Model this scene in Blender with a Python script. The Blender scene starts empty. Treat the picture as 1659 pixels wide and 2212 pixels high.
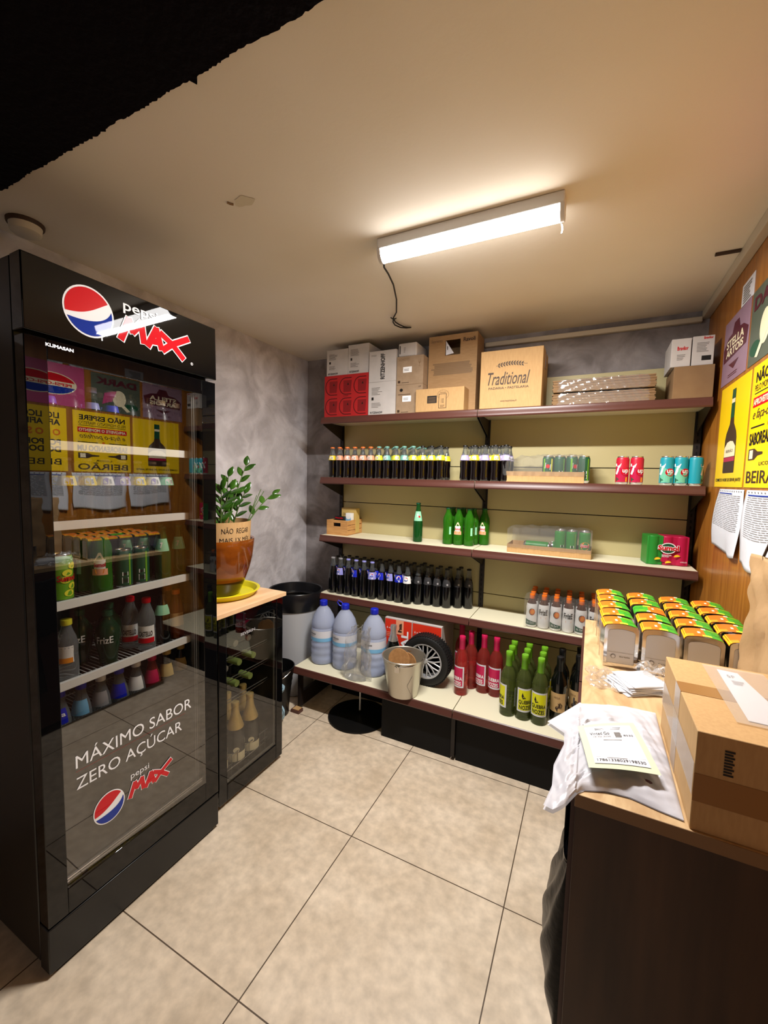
import bpy, bmesh, math, random
from mathutils import Vector, Matrix
random.seed(7)
SC = bpy.context.scene
COL = SC.collection
PI = math.pi

# ------------------------------------------------------------------ camera, world, exposure
def make_camera():
    yaw, pitch, roll = 0.461812, 0.079393, 0.024124
    f = 900.84
    fwd = Vector((-math.sin(yaw)*math.cos(pitch), math.cos(yaw)*math.cos(pitch), -math.sin(pitch)))
    r = Vector((math.cos(yaw), math.sin(yaw), 0)); u = r.cross(fwd)
    r2 = math.cos(roll)*r + math.sin(roll)*u; u2 = -math.sin(roll)*r + math.cos(roll)*u
    cd = bpy.data.cameras.new('camera'); cam = bpy.data.objects.new('camera', cd); COL.objects.link(cam)
    m = Matrix((r2, u2, -fwd)).transposed().to_4x4(); m.translation = Vector((0, 0, 1.44))
    cam.matrix_world = m
    cd.sensor_fit = 'VERTICAL'; cd.sensor_height = 24; cd.lens = f/2212*24
    cd.clip_start = 0.02; cd.clip_end = 50
    SC.camera = cam
make_camera()
W = bpy.data.worlds.new('world'); SC.world = W; W.use_nodes = True
W.node_tree.nodes['Background'].inputs[0].default_value = (1.0, 0.9, 0.8, 1)
W.node_tree.nodes['Background'].inputs[1].default_value = 0.11
LAMP_STRENGTH = 6.5      # glow of the diffuser itself
LAMP_DOWN = 14.5         # watts thrown downwards through the diffuser
SC.view_settings.view_transform = 'Standard'; SC.view_settings.look = 'None'
SC.view_settings.exposure = 1.72; SC.view_settings.gamma = 1.0
SC.view_settings.use_curve_mapping = False

# ------------------------------------------------------------------ materials
def lin(c):
    o = []
    for x in c[:3]:
        x = x/255.0
        o.append(x/12.92 if x <= 0.04045 else ((x+0.055)/1.055)**2.4)
    return (*o, 1.0)
def nd(nt, t, **kw):
    n = nt.nodes.new(t)
    for k, v in kw.items(): setattr(n, k, v)
    return n
def mat(name, col, rough=.5, metal=0., trans=0., ior=1.45, col2=None, scale=20., detail=4., stretch=(1, 1, 1),
        bump=0., bscale=None, bstretch=None, coat=0., emit=0., alpha=1., spec=.5, lo=.35, hi=.65, distort=0.):
    m = bpy.data.materials.new(name); m.use_nodes = True; nt = m.node_tree
    b = nt.nodes['Principled BSDF']
    b.inputs['Base Color'].default_value = lin(col); b.inputs['Roughness'].default_value = rough
    b.inputs['Metallic'].default_value = metal; b.inputs['Transmission Weight'].default_value = trans
    b.inputs['IOR'].default_value = ior; b.inputs['Coat Weight'].default_value = coat
    b.inputs['Coat Roughness'].default_value = .05; b.inputs['Alpha'].default_value = alpha
    b.inputs['Specular IOR Level'].default_value = spec
    if emit:
        b.inputs['Emission Color'].default_value = lin(col); b.inputs['Emission Strength'].default_value = emit
    def coords(st, sc):
        tc = nd(nt, 'ShaderNodeTexCoord'); mp = nd(nt, 'ShaderNodeMapping')
        mp.inputs['Scale'].default_value = (st[0]*sc, st[1]*sc, st[2]*sc)
        nt.links.new(tc.outputs['Object'], mp.inputs[0]); return mp
    if col2 is not None:
        n = nd(nt, 'ShaderNodeTexNoise'); n.inputs['Scale'].default_value = 1.; n.inputs['Detail'].default_value = detail
        n.inputs['Distortion'].default_value = distort
        nt.links.new(coords(stretch, scale).outputs[0], n.inputs[0])
        r = nd(nt, 'ShaderNodeValToRGB'); r.color_ramp.elements[0].position = lo; r.color_ramp.elements[1].position = hi
        r.color_ramp.elements[0].color = lin(col); r.color_ramp.elements[1].color = lin(col2)
        nt.links.new(n.outputs['Fac'], r.inputs[0]); nt.links.new(r.outputs[0], b.inputs['Base Color'])
    if bump:
        n2 = nd(nt, 'ShaderNodeTexNoise'); n2.inputs['Scale'].default_value = 1.; n2.inputs['Detail'].default_value = 5
        nt.links.new(coords(bstretch or stretch, bscale or scale).outputs[0], n2.inputs[0])
        bp = nd(nt, 'ShaderNodeBump'); bp.inputs['Strength'].default_value = bump; bp.inputs['Distance'].default_value = .01
        nt.links.new(n2.outputs['Fac'], bp.inputs['Height']); nt.links.new(bp.outputs[0], b.inputs['Normal'])
    return m
def thin_glass(name, refl, tint=(255, 255, 255), rough=0.0, edge=.5, body=None, bodyfac=0.):
    """thin pane or film: transparent, with a mirror layer that grows towards grazing"""
    m = bpy.data.materials.new(name); m.use_nodes = True; nt = m.node_tree
    out = nt.nodes['Material Output']; nt.nodes.remove(nt.nodes['Principled BSDF'])
    t = nd(nt, 'ShaderNodeBsdfTransparent'); t.inputs[0].default_value = lin(tint)
    base = t
    if body is not None:
        d = nd(nt, 'ShaderNodeBsdfDiffuse'); d.inputs[0].default_value = lin(body)
        mx = nd(nt, 'ShaderNodeMixShader'); mx.inputs[0].default_value = bodyfac
        nt.links.new(t.outputs[0], mx.inputs[1]); nt.links.new(d.outputs[0], mx.inputs[2]); base = mx
    g = nd(nt, 'ShaderNodeBsdfGlossy'); g.inputs['Roughness'].default_value = rough
    lw = nd(nt, 'ShaderNodeLayerWeight'); lw.inputs['Blend'].default_value = .35
    mr = nd(nt, 'ShaderNodeMapRange'); mr.inputs['To Min'].default_value = refl; mr.inputs['To Max'].default_value = refl+edge
    nt.links.new(lw.outputs['Fresnel'], mr.inputs['Value'])
    mx2 = nd(nt, 'ShaderNodeMixShader')
    nt.links.new(mr.outputs[0], mx2.inputs[0]); nt.links.new(base.outputs[0], mx2.inputs[1]); nt.links.new(g.outputs[0], mx2.inputs[2])
    nt.links.new(mx2.outputs[0], out.inputs[0])
    return m

def floor_mat():
    m = mat('stone_tile', (222, 204, 180), .42, col2=(198, 178, 152), scale=5, detail=9, bump=.04, bscale=60, lo=.3, hi=.75)
    nt = m.node_tree; b = nt.nodes['Principled BSDF']
    src = b.inputs['Base Color'].links[0].from_socket
    tc = nd(nt, 'ShaderNodeTexCoord'); sx = nd(nt, 'ShaderNodeSeparateXYZ'); nt.links.new(tc.outputs['Object'], sx.inputs[0])
    outs = []
    for k, off in ((0, .790), (1, -.763)):
        a = nd(nt, 'ShaderNodeMath', operation='ADD'); a.inputs[1].default_value = off + 6.01
        nt.links.new(sx.outputs[k], a.inputs[0])
        d = nd(nt, 'ShaderNodeMath', operation='DIVIDE'); d.inputs[1].default_value = .601; nt.links.new(a.outputs[0], d.inputs[0])
        p = nd(nt, 'ShaderNodeMath', operation='PINGPONG'); p.inputs[1].default_value = .5
        # ping-pong distance to the nearest whole number
        nt.links.new(d.outputs[0], p.inputs[0])
        l = nd(nt, 'ShaderNodeMath', operation='LESS_THAN'); l.inputs[1].default_value = .0032
        nt.links.new(p.outputs[0], l.inputs[0]); outs.append(l)
    mx = nd(nt, 'ShaderNodeMath', operation='MAXIMUM'); nt.links.new(outs[0].outputs[0], mx.inputs[0]); nt.links.new(outs[1].outputs[0], mx.inputs[1])
    # second, finer mottling
    n = nd(nt, 'ShaderNodeTexNoise'); n.inputs['Scale'].default_value = 28; n.inputs['Detail'].default_value = 8
    nt.links.new(tc.outputs['Object'], n.inputs[0])
    r = nd(nt, 'ShaderNodeValToRGB'); r.color_ramp.elements[0].position = .3; r.color_ramp.elements[1].position = .7
    r.color_ramp.elements[0].color = (.80, .80, .80, 1); r.color_ramp.elements[1].color = (1.1, 1.1, 1.1, 1)
    nt.links.new(n.outputs['Fac'], r.inputs[0])
    mul = nd(nt, 'ShaderNodeMix', data_type='RGBA', blend_type='MULTIPLY'); mul.inputs[0].default_value = 1
    nt.links.new(src, mul.inputs[6]); nt.links.new(r.outputs[0], mul.inputs[7])
    mix = nd(nt, 'ShaderNodeMix', data_type='RGBA'); mix.inputs[7].default_value = lin((82, 66, 50))
    nt.links.new(mx.outputs[0], mix.inputs[0]); nt.links.new(mul.outputs[2], mix.inputs[6]); nt.links.new(mix.outputs[2], b.inputs['Base Color'])
    return m
def plaster_mat(nm, ca, cb):
    m = mat(nm, ca, .72, col2=cb, scale=4.2, detail=13, distort=1.3, lo=.36, hi=.64,
            bump=.7, bscale=19)
    nt = m.node_tree; b = nt.nodes['Principled BSDF']; src = b.inputs['Base Color'].links[0].from_socket
    tc = nd(nt, 'ShaderNodeTexCoord')
    nz = nd(nt, 'ShaderNodeTexNoise'); nz.inputs['Scale'].default_value = 6; nt.links.new(tc.outputs['Object'], nz.inputs[0])
    ad = nd(nt, 'ShaderNodeMix', data_type='RGBA', blend_type='LINEAR_LIGHT'); ad.inputs[0].default_value = .12
    nt.links.new(tc.outputs['Object'], ad.inputs[6]); nt.links.new(nz.outputs['Color'], ad.inputs[7])
    v = nd(nt, 'ShaderNodeTexVoronoi'); v.inputs['Scale'].default_value = 11; nt.links.new(ad.outputs[2], v.inputs['Vector'])
    r = nd(nt, 'ShaderNodeValToRGB'); r.color_ramp.elements[0].color = (.78, .77, .78, 1); r.color_ramp.elements[1].color = (1.12, 1.12, 1.12, 1)
    nt.links.new(v.outputs['Color'], r.inputs[0])
    mul = nd(nt, 'ShaderNodeMix', data_type='RGBA', blend_type='MULTIPLY'); mul.inputs[0].default_value = .45
    nt.links.new(src, mul.inputs[6]); nt.links.new(r.outputs[0], mul.inputs[7]); nt.links.new(mul.outputs[2], b.inputs['Base Color'])
    return m

MT = {}
def defm(key, *a, **k): MT[key] = mat(key, *a, **k)
MT['floor'] = floor_mat(); MT['plaster'] = plaster_mat('pale_plaster', (180, 175, 177), (216, 212, 215)); MT['plaster_shaded'] = plaster_mat('shaded_plaster', (116, 109, 107), (156, 149, 148))  # back wall: same plaster as the left, with its shade put into darker colours
defm('ceiling_paint', (232, 223, 208), .8, col2=(224, 213, 193), scale=1.3, detail=3, bump=.05, bscale=40)
defm('black_paint', (9, 5, 7), .9, bump=.6, bscale=45, spec=.1)
defm('dark_paint', (30, 26, 24), .9)
defm('varnished_wood', (176, 114, 42), .35, col2=(146, 88, 28), scale=3, stretch=(14, 14, .9), detail=6, bump=.02, coat=.15)
defm('trunking', (196, 184, 162), .5)
defm('lamp_housing', (214, 212, 210), .4)
MT['lamp_glow'] = mat('lamp_glow', (255, 252, 250), .4, emit=LAMP_STRENGTH)
defm('black_cable', (12, 11, 12), .5)
defm('black_gloss', (6, 6, 7), .015)
defm('black_satin', (12, 12, 13), .32)
defm('black_matte', (9, 8, 8), .7, spec=.3)
defm('rim_silver', (190, 190, 192), .3, metal=.35)
defm('rubber', (16, 16, 17), .6, bump=.1, bscale=80)
defm('liner', (96, 94, 90), .35)
defm('white_plastic', (236, 236, 232), .4)
defm('clear_strip', (180, 178, 168), .3)
defm('white_wire', (225, 225, 220), .35)
defm('print_white', (245, 245, 245), .3, spec=.04); defm('print_black', (18, 16, 16), .5)
defm('print_red', (205, 22, 36), .3, spec=.04); defm('print_blue', (20, 52, 150), .3, spec=.04); defm('print_silver', (190, 190, 195), .35, metal=.4); defm('gloss_white', (238, 238, 240), .02); defm('gloss_red', (200, 20, 34), .02); defm('gloss_blue', (18, 50, 148), .02)
defm('print_darkblue', (20, 26, 60), .4)
defm('decal', (24, 21, 20), .35)
defm('aluminium', (200, 200, 205), .25, metal=1)
defm('chrome', (215, 212, 208), .12, metal=1)
defm('steel_brushed', (200, 196, 184), .33, metal=.9, bump=.02, bscale=200, stretch=(1, 1, .05))
defm('shelf_cream', (226, 220, 192), .45)
defm('panel_cream', (184, 172, 126), .5)
defm('rail_brown', (86, 50, 42), .32)
defm('upright_dark', (26, 18, 16), .5)
defm('cardboard', (164, 130, 90), .8, col2=(154, 120, 81), scale=30, stretch=(1, 1, 8))
defm('cardboard_light', (190, 152, 102), .75, col2=(182, 144, 95), scale=30, stretch=(6, 6, 1))
defm('cardboard_grey', (158, 134, 108), .8, col2=(148, 124, 98), scale=25)
defm('cardboard_dull', (136, 106, 72), .8, col2=(128, 98, 66), scale=12)
defm('cardboard_white', (188, 183, 179), .7, col2=(196, 190, 186), scale=15)
defm('cardboard_red', (176, 32, 34), .5)
defm('red_carton', (222, 52, 26), .45)
defm('tape_brown', (150, 108, 62), .25)
defm('print_brown', (62, 42, 26), .6); defm('print_grey', (110, 104, 98), .6); defm('print_dim', (128, 100, 68), .6)
defm('print_darkred', (86, 12, 16), .5); defm('print_midred', (128, 20, 24), .5)
defm('cola', (13, 7, 8), .08, coat=.5)
defm('cola_black', (8, 8, 9), .16, coat=.4)
defm('clear_neck', (190, 195, 195), .04, trans=.9, ior=1.3)
defm('pet_clear', (214, 222, 226), .06, trans=.85, ior=1.15)
defm('pet_blue', (206, 216, 242), .1, trans=.5, ior=1.1)
defm('green_glass', (52, 128, 26), .06, trans=.45, ior=1.2, coat=.3)
defm('green_glass_dark', (24, 84, 34), .08, trans=.35, ior=1.2, coat=.3)
defm('bottle_green', (20, 62, 38), .1, trans=.3, ior=1.2, coat=.3)
defm('olive_glass', (128, 140, 76), .05, trans=.8, ior=1.2, coat=.3)
defm('rose_glass', (196, 74, 66), .05, trans=.75, ior=1.2, coat=.3)
defm('dark_glass', (10, 12, 10), .08, coat=.5)
defm('frize_brown', (70, 36, 20), .12, coat=.4)
defm('brown_drink', (120, 58, 18), .12, trans=.3, ior=1.2, coat=.3)
for k, c in dict(orange=(238, 122, 44), peach=(240, 168, 130), teal=(120, 182, 168), yellow=(240, 214, 40), lemon=(232, 226, 60), lilac=(170, 160, 214),
                 blue=(58, 62, 206), royal=(24, 40, 190), periwinkle=(150, 150, 222), green=(64, 160, 40), lime=(108, 168, 34), mint=(150, 220, 180),
                 pink=(196, 26, 82), crimson=(178, 16, 66), white=(238, 238, 236), grey=(150, 148, 150), cream=(240, 226, 190), gold=(196, 166, 96),
                 darkgreen=(16, 78, 52), turquoise=(24, 150, 168), seafoam=(110, 190, 160), canred=(190, 22, 52), kraft=(196, 160, 108), black=(16, 16, 17),
                 sage=(84, 92, 78), stain=(206, 192, 160), skyblue=(120, 180, 220), sumolgreen=(34, 130, 44), orangeflesh=(240, 150, 40), greyprint=(52, 52, 54), labelyellow=(222, 220, 24),
                 pinkposter=(190, 70, 120), stella=(150, 120, 138), stelladark=(86, 30, 44), posteryellow=(246, 204, 12), darkorange=(226, 110, 26)).items():
    defm('c_'+k, c, .38)
defm('foil_gold', (214, 182, 110), .35, metal=.35, bump=.15, bscale=120)
defm('foil_silver', (210, 208, 204), .28, metal=.8, bump=.15, bscale=120)
defm('pine', (206, 156, 96), .6, col2=(184, 132, 76), scale=8, stretch=(2, 2, 14))
defm('countertop', (196, 166, 124), .4, col2=(168, 132, 90), scale=7, stretch=(3.5, 1, 1), detail=7, distort=1.5, lo=.4, hi=.7)
defm('counter_front', (74, 52, 36), .5, col2=(52, 36, 26), scale=3, stretch=(7, 7, .8), detail=6)
defm('counter_edge', (128, 98, 66), .45)
defm('counter_side', (66, 34, 28), .4)
defm('board', (228, 190, 148), .5, col2=(214, 172, 128), scale=6, stretch=(4, 1, 1))
defm('glaze', (140, 72, 16), .12, col2=(92, 42, 12), scale=9, stretch=(1, 1, 2), coat=.6, lo=.3, hi=.7)
defm('glaze_dark', (52, 24, 12), .12, coat=.6)
defm('tray_yellow', (214, 200, 20), .35)
defm('soil', (50, 36, 26), .9)
defm('leaf', (58, 98, 26), .25, col2=(34, 66, 16), scale=12, coat=.3); defm('stem', (70, 96, 40), .5)
defm('bin_grey', (176, 178, 182), .5); defm('bin_black', (20, 20, 23), .3)
defm('cloth_blue', (150, 180, 196), .9, bump=.4, bscale=60)
defm('cork', (176, 128, 78), .8, col2=(158, 112, 66), scale=60)
defm('kraft', (176, 142, 100), .75, bump=.5, bscale=11, col2=(164, 130, 90), scale=5)
defm('paper', (212, 214, 222), .6, bump=.25, bscale=9); defm('paper_flat', (214, 214, 220), .6)
defm('tissue', (220, 220, 224), .8)
defm('black_bag', (8, 8, 11), .3, bump=.6, bscale=14, spec=.22)
defm('sensor_white', (206, 196, 176), .5)
MT['fridge_glass'] = thin_glass('fridge_glass', .15, tint=(250, 250, 248), edge=.5)
MT['cooler_glass'] = thin_glass('cooler_glass', .09, tint=(240, 240, 234), edge=.45)
MT['film'] = thin_glass('film', .07, rough=.12, edge=.4, body=(235, 235, 235), bodyfac=.10)
MT['film_pack'] = thin_glass('film_pack', .08, rough=.12, edge=.35, body=(230, 230, 230), bodyfac=.06)
MT['parcel_plastic'] = thin_glass('parcel_plastic', .04, rough=.3, edge=.15, body=(204, 202, 208), bodyfac=.78)
MT['tape_clear'] = thin_glass('tape_clear', .08, rough=.15, edge=.3, body=(225, 220, 215), bodyfac=.25)

# ------------------------------------------------------------------ mesh builder
_txt = {}
def glyphs(s, bold=0.0, shear=0.0):
    key = (s, bold, shear)
    if key not in _txt:
        cu = bpy.data.curves.new('t', 'FONT'); cu.body = s; cu.size = 1; cu.offset = bold; cu.resolution_u = 3; cu.shear = shear
        cu.align_x = 'LEFT'; cu.space_line = .9
        ob = bpy.data.objects.new('t', cu); COL.objects.link(ob)
        me = bpy.data.meshes.new_from_object(ob)
        vs = [(v.co.x, v.co.y) for v in me.vertices]; fs = [tuple(p.vertices) for p in me.polygons]
        bpy.data.objects.remove(ob); bpy.data.meshes.remove(me); bpy.data.curves.remove(cu)
        if not vs: vs = [(0, 0)]
        x0 = min(v[0] for v in vs); x1 = max(v[0] for v in vs); y0 = min(v[1] for v in vs); y1 = max(v[1] for v in vs)
        _txt[key] = ([((v[0]-x0)/max(x1-x0, 1e-6), (v[1]-y0)/max(y1-y0, 1e-6)) for v in vs], fs, (x1-x0)/max(y1-y0, 1e-6))
    return _txt[key]
def plane_frame(o, u, v):
    o = Vector(o); u = Vector(u).normalized(); v = Vector(v).normalized(); n = u.cross(v)
    return lambda a, b, c=0.: o+u*a+v*b+n*c
def face_front(x, y, z): return plane_frame((x, y, z), (1, 0, 0), (0, 0, 1))        # looks towards -Y
def face_right(x, y, z): return plane_frame((x, y, z), (0, 1, 0), (0, 0, 1))        # looks towards +X
def face_left(x, y, z): return plane_frame((x, y, z), (0, -1, 0), (0, 0, 1))        # looks towards -X
def face_up(x, y, z): return plane_frame((x, y, z), (1, 0, 0), (0, 1, 0))
def wrap(R, a0=-PI/2, cx=0, cy=0, z=0):
    def f(a, b, c=0.):
        r = (R(b+z) if callable(R) else R)+c
        t = a0+a/(R(z) if callable(R) else R)
        return Vector((cx+r*math.cos(t), cy+r*math.sin(t), z+b))
    return f

class MB:
    def __init__(s): s.v = []; s.f = []; s.m = []; s.sm = []; s.mats = []
    def mi(s, k):
        m = MT[k]
        if m not in s.mats: s.mats.append(m)
        return s.mats.index(m)
    def add(s, vs, fs, k, smooth=False):
        b = len(s.v); i = s.mi(k); s.v += [tuple(v) for v in vs]
        for f in fs: s.f.append(tuple(b+j for j in f)); s.m.append(i); s.sm.append(smooth)
    def box(s, x0, x1, y0, y1, z0, z1, k):
        s.add([(x0, y0, z0), (x1, y0, z0), (x1, y1, z0), (x0, y1, z0), (x0, y0, z1), (x1, y0, z1), (x1, y1, z1), (x0, y1, z1)],
              [(0, 3, 2, 1), (4, 5, 6, 7), (0, 1, 5, 4), (1, 2, 6, 5), (2, 3, 7, 6), (3, 0, 4, 7)], k); return s
    def lathe(s, prof, k, seg=20, open_=False, c=(0, 0, 0), k2=None, zs=None, ax='Z', a0=0, a1=2*PI, wob=None):
        full = abs(a1-a0-2*PI) < 1e-6; n = seg if full else seg+1
        def P(r, z, t):
            if wob: r = r*wob(t, z)
            x, y = r*math.cos(t), r*math.sin(t)
            q = (x, y, z) if ax == 'Z' else ((z, x, y) if ax == 'X' else (x, z, y) if ax == 'Y' else None)
            return (q[0]+c[0], q[1]+c[1], q[2]+c[2])
        vs = [P(r, z, a0+(a1-a0)*i/seg) for r, z in prof for i in range(n)]
        groups = {}
        for j in range(len(prof)-1):
            kk = k2 if (k2 and (prof[j][1]+prof[j+1][1])/2 > zs) else k
            for i in range(seg):
                i2 = (i+1) % n if full else i+1
                q = (j*n+i, j*n+i2, (j+1)*n+i2, (j+1)*n+i)
                groups.setdefault(kk, []).append(q[::-1] if ax == 'Y' else q)
        b = len(s.v); s.v += vs
        for kk, fs in groups.items():
            i = s.mi(kk)
            for f in fs: s.f.append(tuple(b+j for j in f)); s.m.append(i); s.sm.append(True)
        if full and not open_:
            for j, flip in ((0, True), (len(prof)-1, False)):
                if prof[j][0] > 1e-5:
                    f = tuple(b+j*n+i for i in range(n)); f = f[::-1] if flip != (ax == 'Y') else f
                    s.f.append(f); s.m.append(s.mi(k2 if (k2 and j) else k)); s.sm.append(False)
        return s
    def tube(s, pts, r, k, seg=8):
        pts = [Vector(p) for p in pts]; vs = []; n = len(pts); up = None
        for i, p in enumerate(pts):
            d = (pts[min(i+1, n-1)]-pts[max(i-1, 0)]).normalized()
            if up is None: up = d.orthogonal().normalized()
            up = (up-d*up.dot(d)).normalized(); w = d.cross(up)
            rr = r[i] if isinstance(r, (list, tuple)) else r
            vs += [p+up*math.cos(2*PI*j/seg)*rr+w*math.sin(2*PI*j/seg)*rr for j in range(seg)]
        fs = [(i*seg+j, i*seg+(j+1) % seg, (i+1)*seg+(j+1) % seg, (i+1)*seg+j) for i in range(n-1) for j in range(seg)]
        fs += [tuple(range(seg))[::-1], tuple((n-1)*seg+j for j in range(seg))]
        s.add(vs, fs, k, True); return s
    def prism(s, poly, fr, c0, c1, k, smooth=False):
        """closed 2-D outline (counter-clockwise) pushed from c0 to c1 along the frame's normal"""
        n = len(poly)
        vs = [fr(a, b, c0) for a, b in poly]+[fr(a, b, c1) for a, b in poly]
        s.add(vs, [tuple(range(n))[::-1], tuple(range(n, 2*n))], k)
        b = len(s.v)-2*n; i = s.mi(k)
        for j in range(n):
            s.f.append((b+j, b+(j+1) % n, b+n+(j+1) % n, b+n+j)); s.m.append(i); s.sm.append(smooth)
        return s
    def quad(s, fr, a0, b0, a1, b1, k, c=.0006, nu=1):
        vs = [fr(a0+(a1-a0)*i/nu, b, c) for b in (b0, b1) for i in range(nu+1)]
        s.add(vs, [(i, i+1, nu+2+i, nu+1+i) for i in range(nu)], k, nu > 1); return s
    def poly(s, fr, pts, k, c=.0008): s.add([fr(a, b, c) for a, b in pts], [tuple(range(len(pts)))], k); return s
    def disc(s, fr, a, b, ra, rb, k, c=.0008, n=24, t0=0, t1=2*PI):
        full = t1-t0 > 6.28
        return s.poly(fr, [(a+ra*math.cos(t0+(t1-t0)*i/n), b+rb*math.sin(t0+(t1-t0)*i/n)) for i in range(n if full else n+1)], k, c)
    def text(s, st, fr, a, b, w, h, k, c=.0012, bold=0., shear=0., rot=0, arch=0.):
        """lettering filling the box (a, b)-(a+w, b+h); w None keeps the proportions"""
        g, fs, asp = glyphs(st, bold, shear)
        if w is None: w = h*asp
        out = []
        for x, y in g:
            if rot == 90: p = (a+(1-y)*h, b+x*w)
            else: p = (a+x*w, b+y*h+arch*(1-(2*x-1)**2)*h)
            out.append(fr(p[0], p[1], c))
        s.add(out, fs, k); return s
    def lines(s, fr, a, b, w, h, n, k, c=.0008, th=.35, seed=0):
        rd = random.Random(seed)
        for i in range(n):
            y = b+h-(i+1)*h/n; ww = w*(rd.uniform(.55, 1))
            s.quad(fr, a, y, a+ww, y+h/n*th, k, c)
        return s
    def grid(s, fn, nu, nv, k, smooth=True):
        vs = [fn(i/nu, j/nv) for j in range(nv+1) for i in range(nu+1)]
        s.add(vs, [(j*(nu+1)+i, j*(nu+1)+i+1, (j+1)*(nu+1)+i+1, (j+1)*(nu+1)+i) for j in range(nv) for i in range(nu)], k, smooth); return s
    def mesh(s, name):
        me = bpy.data.meshes.new(name); me.from_pydata(s.v, [], s.f)
        for m in s.mats: me.materials.append(m)
        me.polygons.foreach_set('material_index', s.m); me.polygons.foreach_set('use_smooth', s.sm)
        me.validate(); me.update()
        try: me.set_sharp_from_angle(angle=math.radians(38))
        except Exception: pass
        return me
def place(name, me, parent=None, loc=(0, 0, 0), rotz=0., bevel=0., solid=0.):
    if isinstance(me, MB): me = me.mesh(name)
    o = bpy.data.objects.new(name, me); COL.objects.link(o); o.location = loc; o.rotation_euler = (0, 0, rotz)
    if parent: o.parent = parent
    if bevel:
        b = o.modifiers.new('bevel', 'BEVEL'); b.width = bevel; b.segments = 2; b.limit_method = 'ANGLE'; b.angle_limit = .9
    if solid:
        q = o.modifiers.new('solidify', 'SOLIDIFY'); q.thickness = solid; q.offset = -1
    return o
def tag(o, label, cat, group=None, kind=None):
    o['label'] = label; o['category'] = cat
    if group: o['group'] = group
    if kind: o['kind'] = kind
    return o
def struct(name, mb, label=None, **k):
    o = place(name, mb, **k); o['kind'] = 'structure'
    if label: o['label'] = label
    return o
def thing(name, label, cat, loc=(0, 0, 0), rotz=0., group=None):
    o = bpy.data.objects.new(name, None); COL.objects.link(o); o.location = loc; o.rotation_euler = (0, 0, rotz)
    o.empty_display_size = .02
    return tag(o, label, cat, group)
def kit(name, label, cat, loc, parts, rotz=0., group=None, tilt=None):
    """a thing from ready part meshes: parts = [(name, mesh, [sub-parts])]"""
    t = thing(name, label, cat, loc, rotz, group)
    if tilt: t.rotation_euler = tilt
    for p in parts:
        q = place(p[0], p[1], t)
        for s_ in (p[2] if len(p) > 2 else []): place(s_[0], s_[1], q)
    return t
ORD = ['first', 'second', 'third', 'fourth', 'fifth', 'sixth', 'seventh', 'eighth', 'ninth', 'tenth', 'eleventh', 'twelfth', 'thirteenth',
       'fourteenth', 'fifteenth', 'sixteenth', 'seventeenth', 'eighteenth']
ROWS = ['front row', 'second row', 'third row', 'rearmost row']

# ------------------------------------------------------------------ the room
CZ = 2.29; XL = -1.93; XR = .46; YB = 2.56; YF = -1.2
struct('floor', MB().box(XL-.1, XR+.1, YF, YB+.1, -.06, 0, 'floor'), 'beige stone-look floor tiles with dark joints')
def ceiling_mb():
    m = MB(); m.box(XL-.1, XR+.1, YF, YB+.1, CZ, CZ+.06, 'ceiling_paint'); return m
struct('ceiling', ceiling_mb(), 'warm white painted ceiling')
struct('wall_left', MB().box(XL-.1, XL, YF, YB+.1, 0, CZ, 'plaster'), 'grey trowelled plaster wall')
struct('wall_back', MB().box(XL, XR, YB, YB+.1, 0, CZ, 'plaster_shaded'), 'grey trowelled plaster wall behind the shelving')
def wood_wall():
    m = MB(); edges = [YF, -.35, .55, 1.30, 1.925, YB+.1]
    for a, b in zip(edges, edges[1:]): m.box(XR, XR+.1, a+.001, b-.001, 0, CZ, 'varnished_wood')
    m.box(XR+.004, XR+.09, YF, YB, 0, CZ, 'upright_dark'); return m
struct('wall_right', wood_wall(), 'varnished brown plywood wall')
struct('wall_front', MB().box(XL, -.95, YF-.1, YF, 0, CZ, 'dark_paint'), 'dark wall behind the camera')
def soffit():
    m = MB(); rd = random.Random(3); pts = []
    x = XR; z0 = CZ-.022
    while x > XL:
        pts.append((x, .656+rd.uniform(-.0022, .0026)+.0015*math.sin(x*31)+(.004 if rd.random() < .08 else 0)+(.010 if abs(x+.80) < .007 else 0))); x -= rd.uniform(.004, .010)
    pts.append((XL, .655))
    poly = [(XL, YF), (XR, YF)]+pts
    m.prism(poly, face_up(0, 0, z0), 0, .0218, 'black_paint'); return m
struct('trim_1', soffit(), 'black painted ceiling part with a ragged edge')
struct('trim_2', MB().box(XR-.032, XR, .66, YB, CZ-.04, CZ, 'trunking'), 'beige trunking along the top of the wooden wall', bevel=.003)
struct('trim_3', MB().box(-.62, XR-.032, YB-.028, YB, CZ-.058, CZ-.032, 'trunking'), 'beige conduit along the top of the back wall', bevel=.004)

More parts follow.
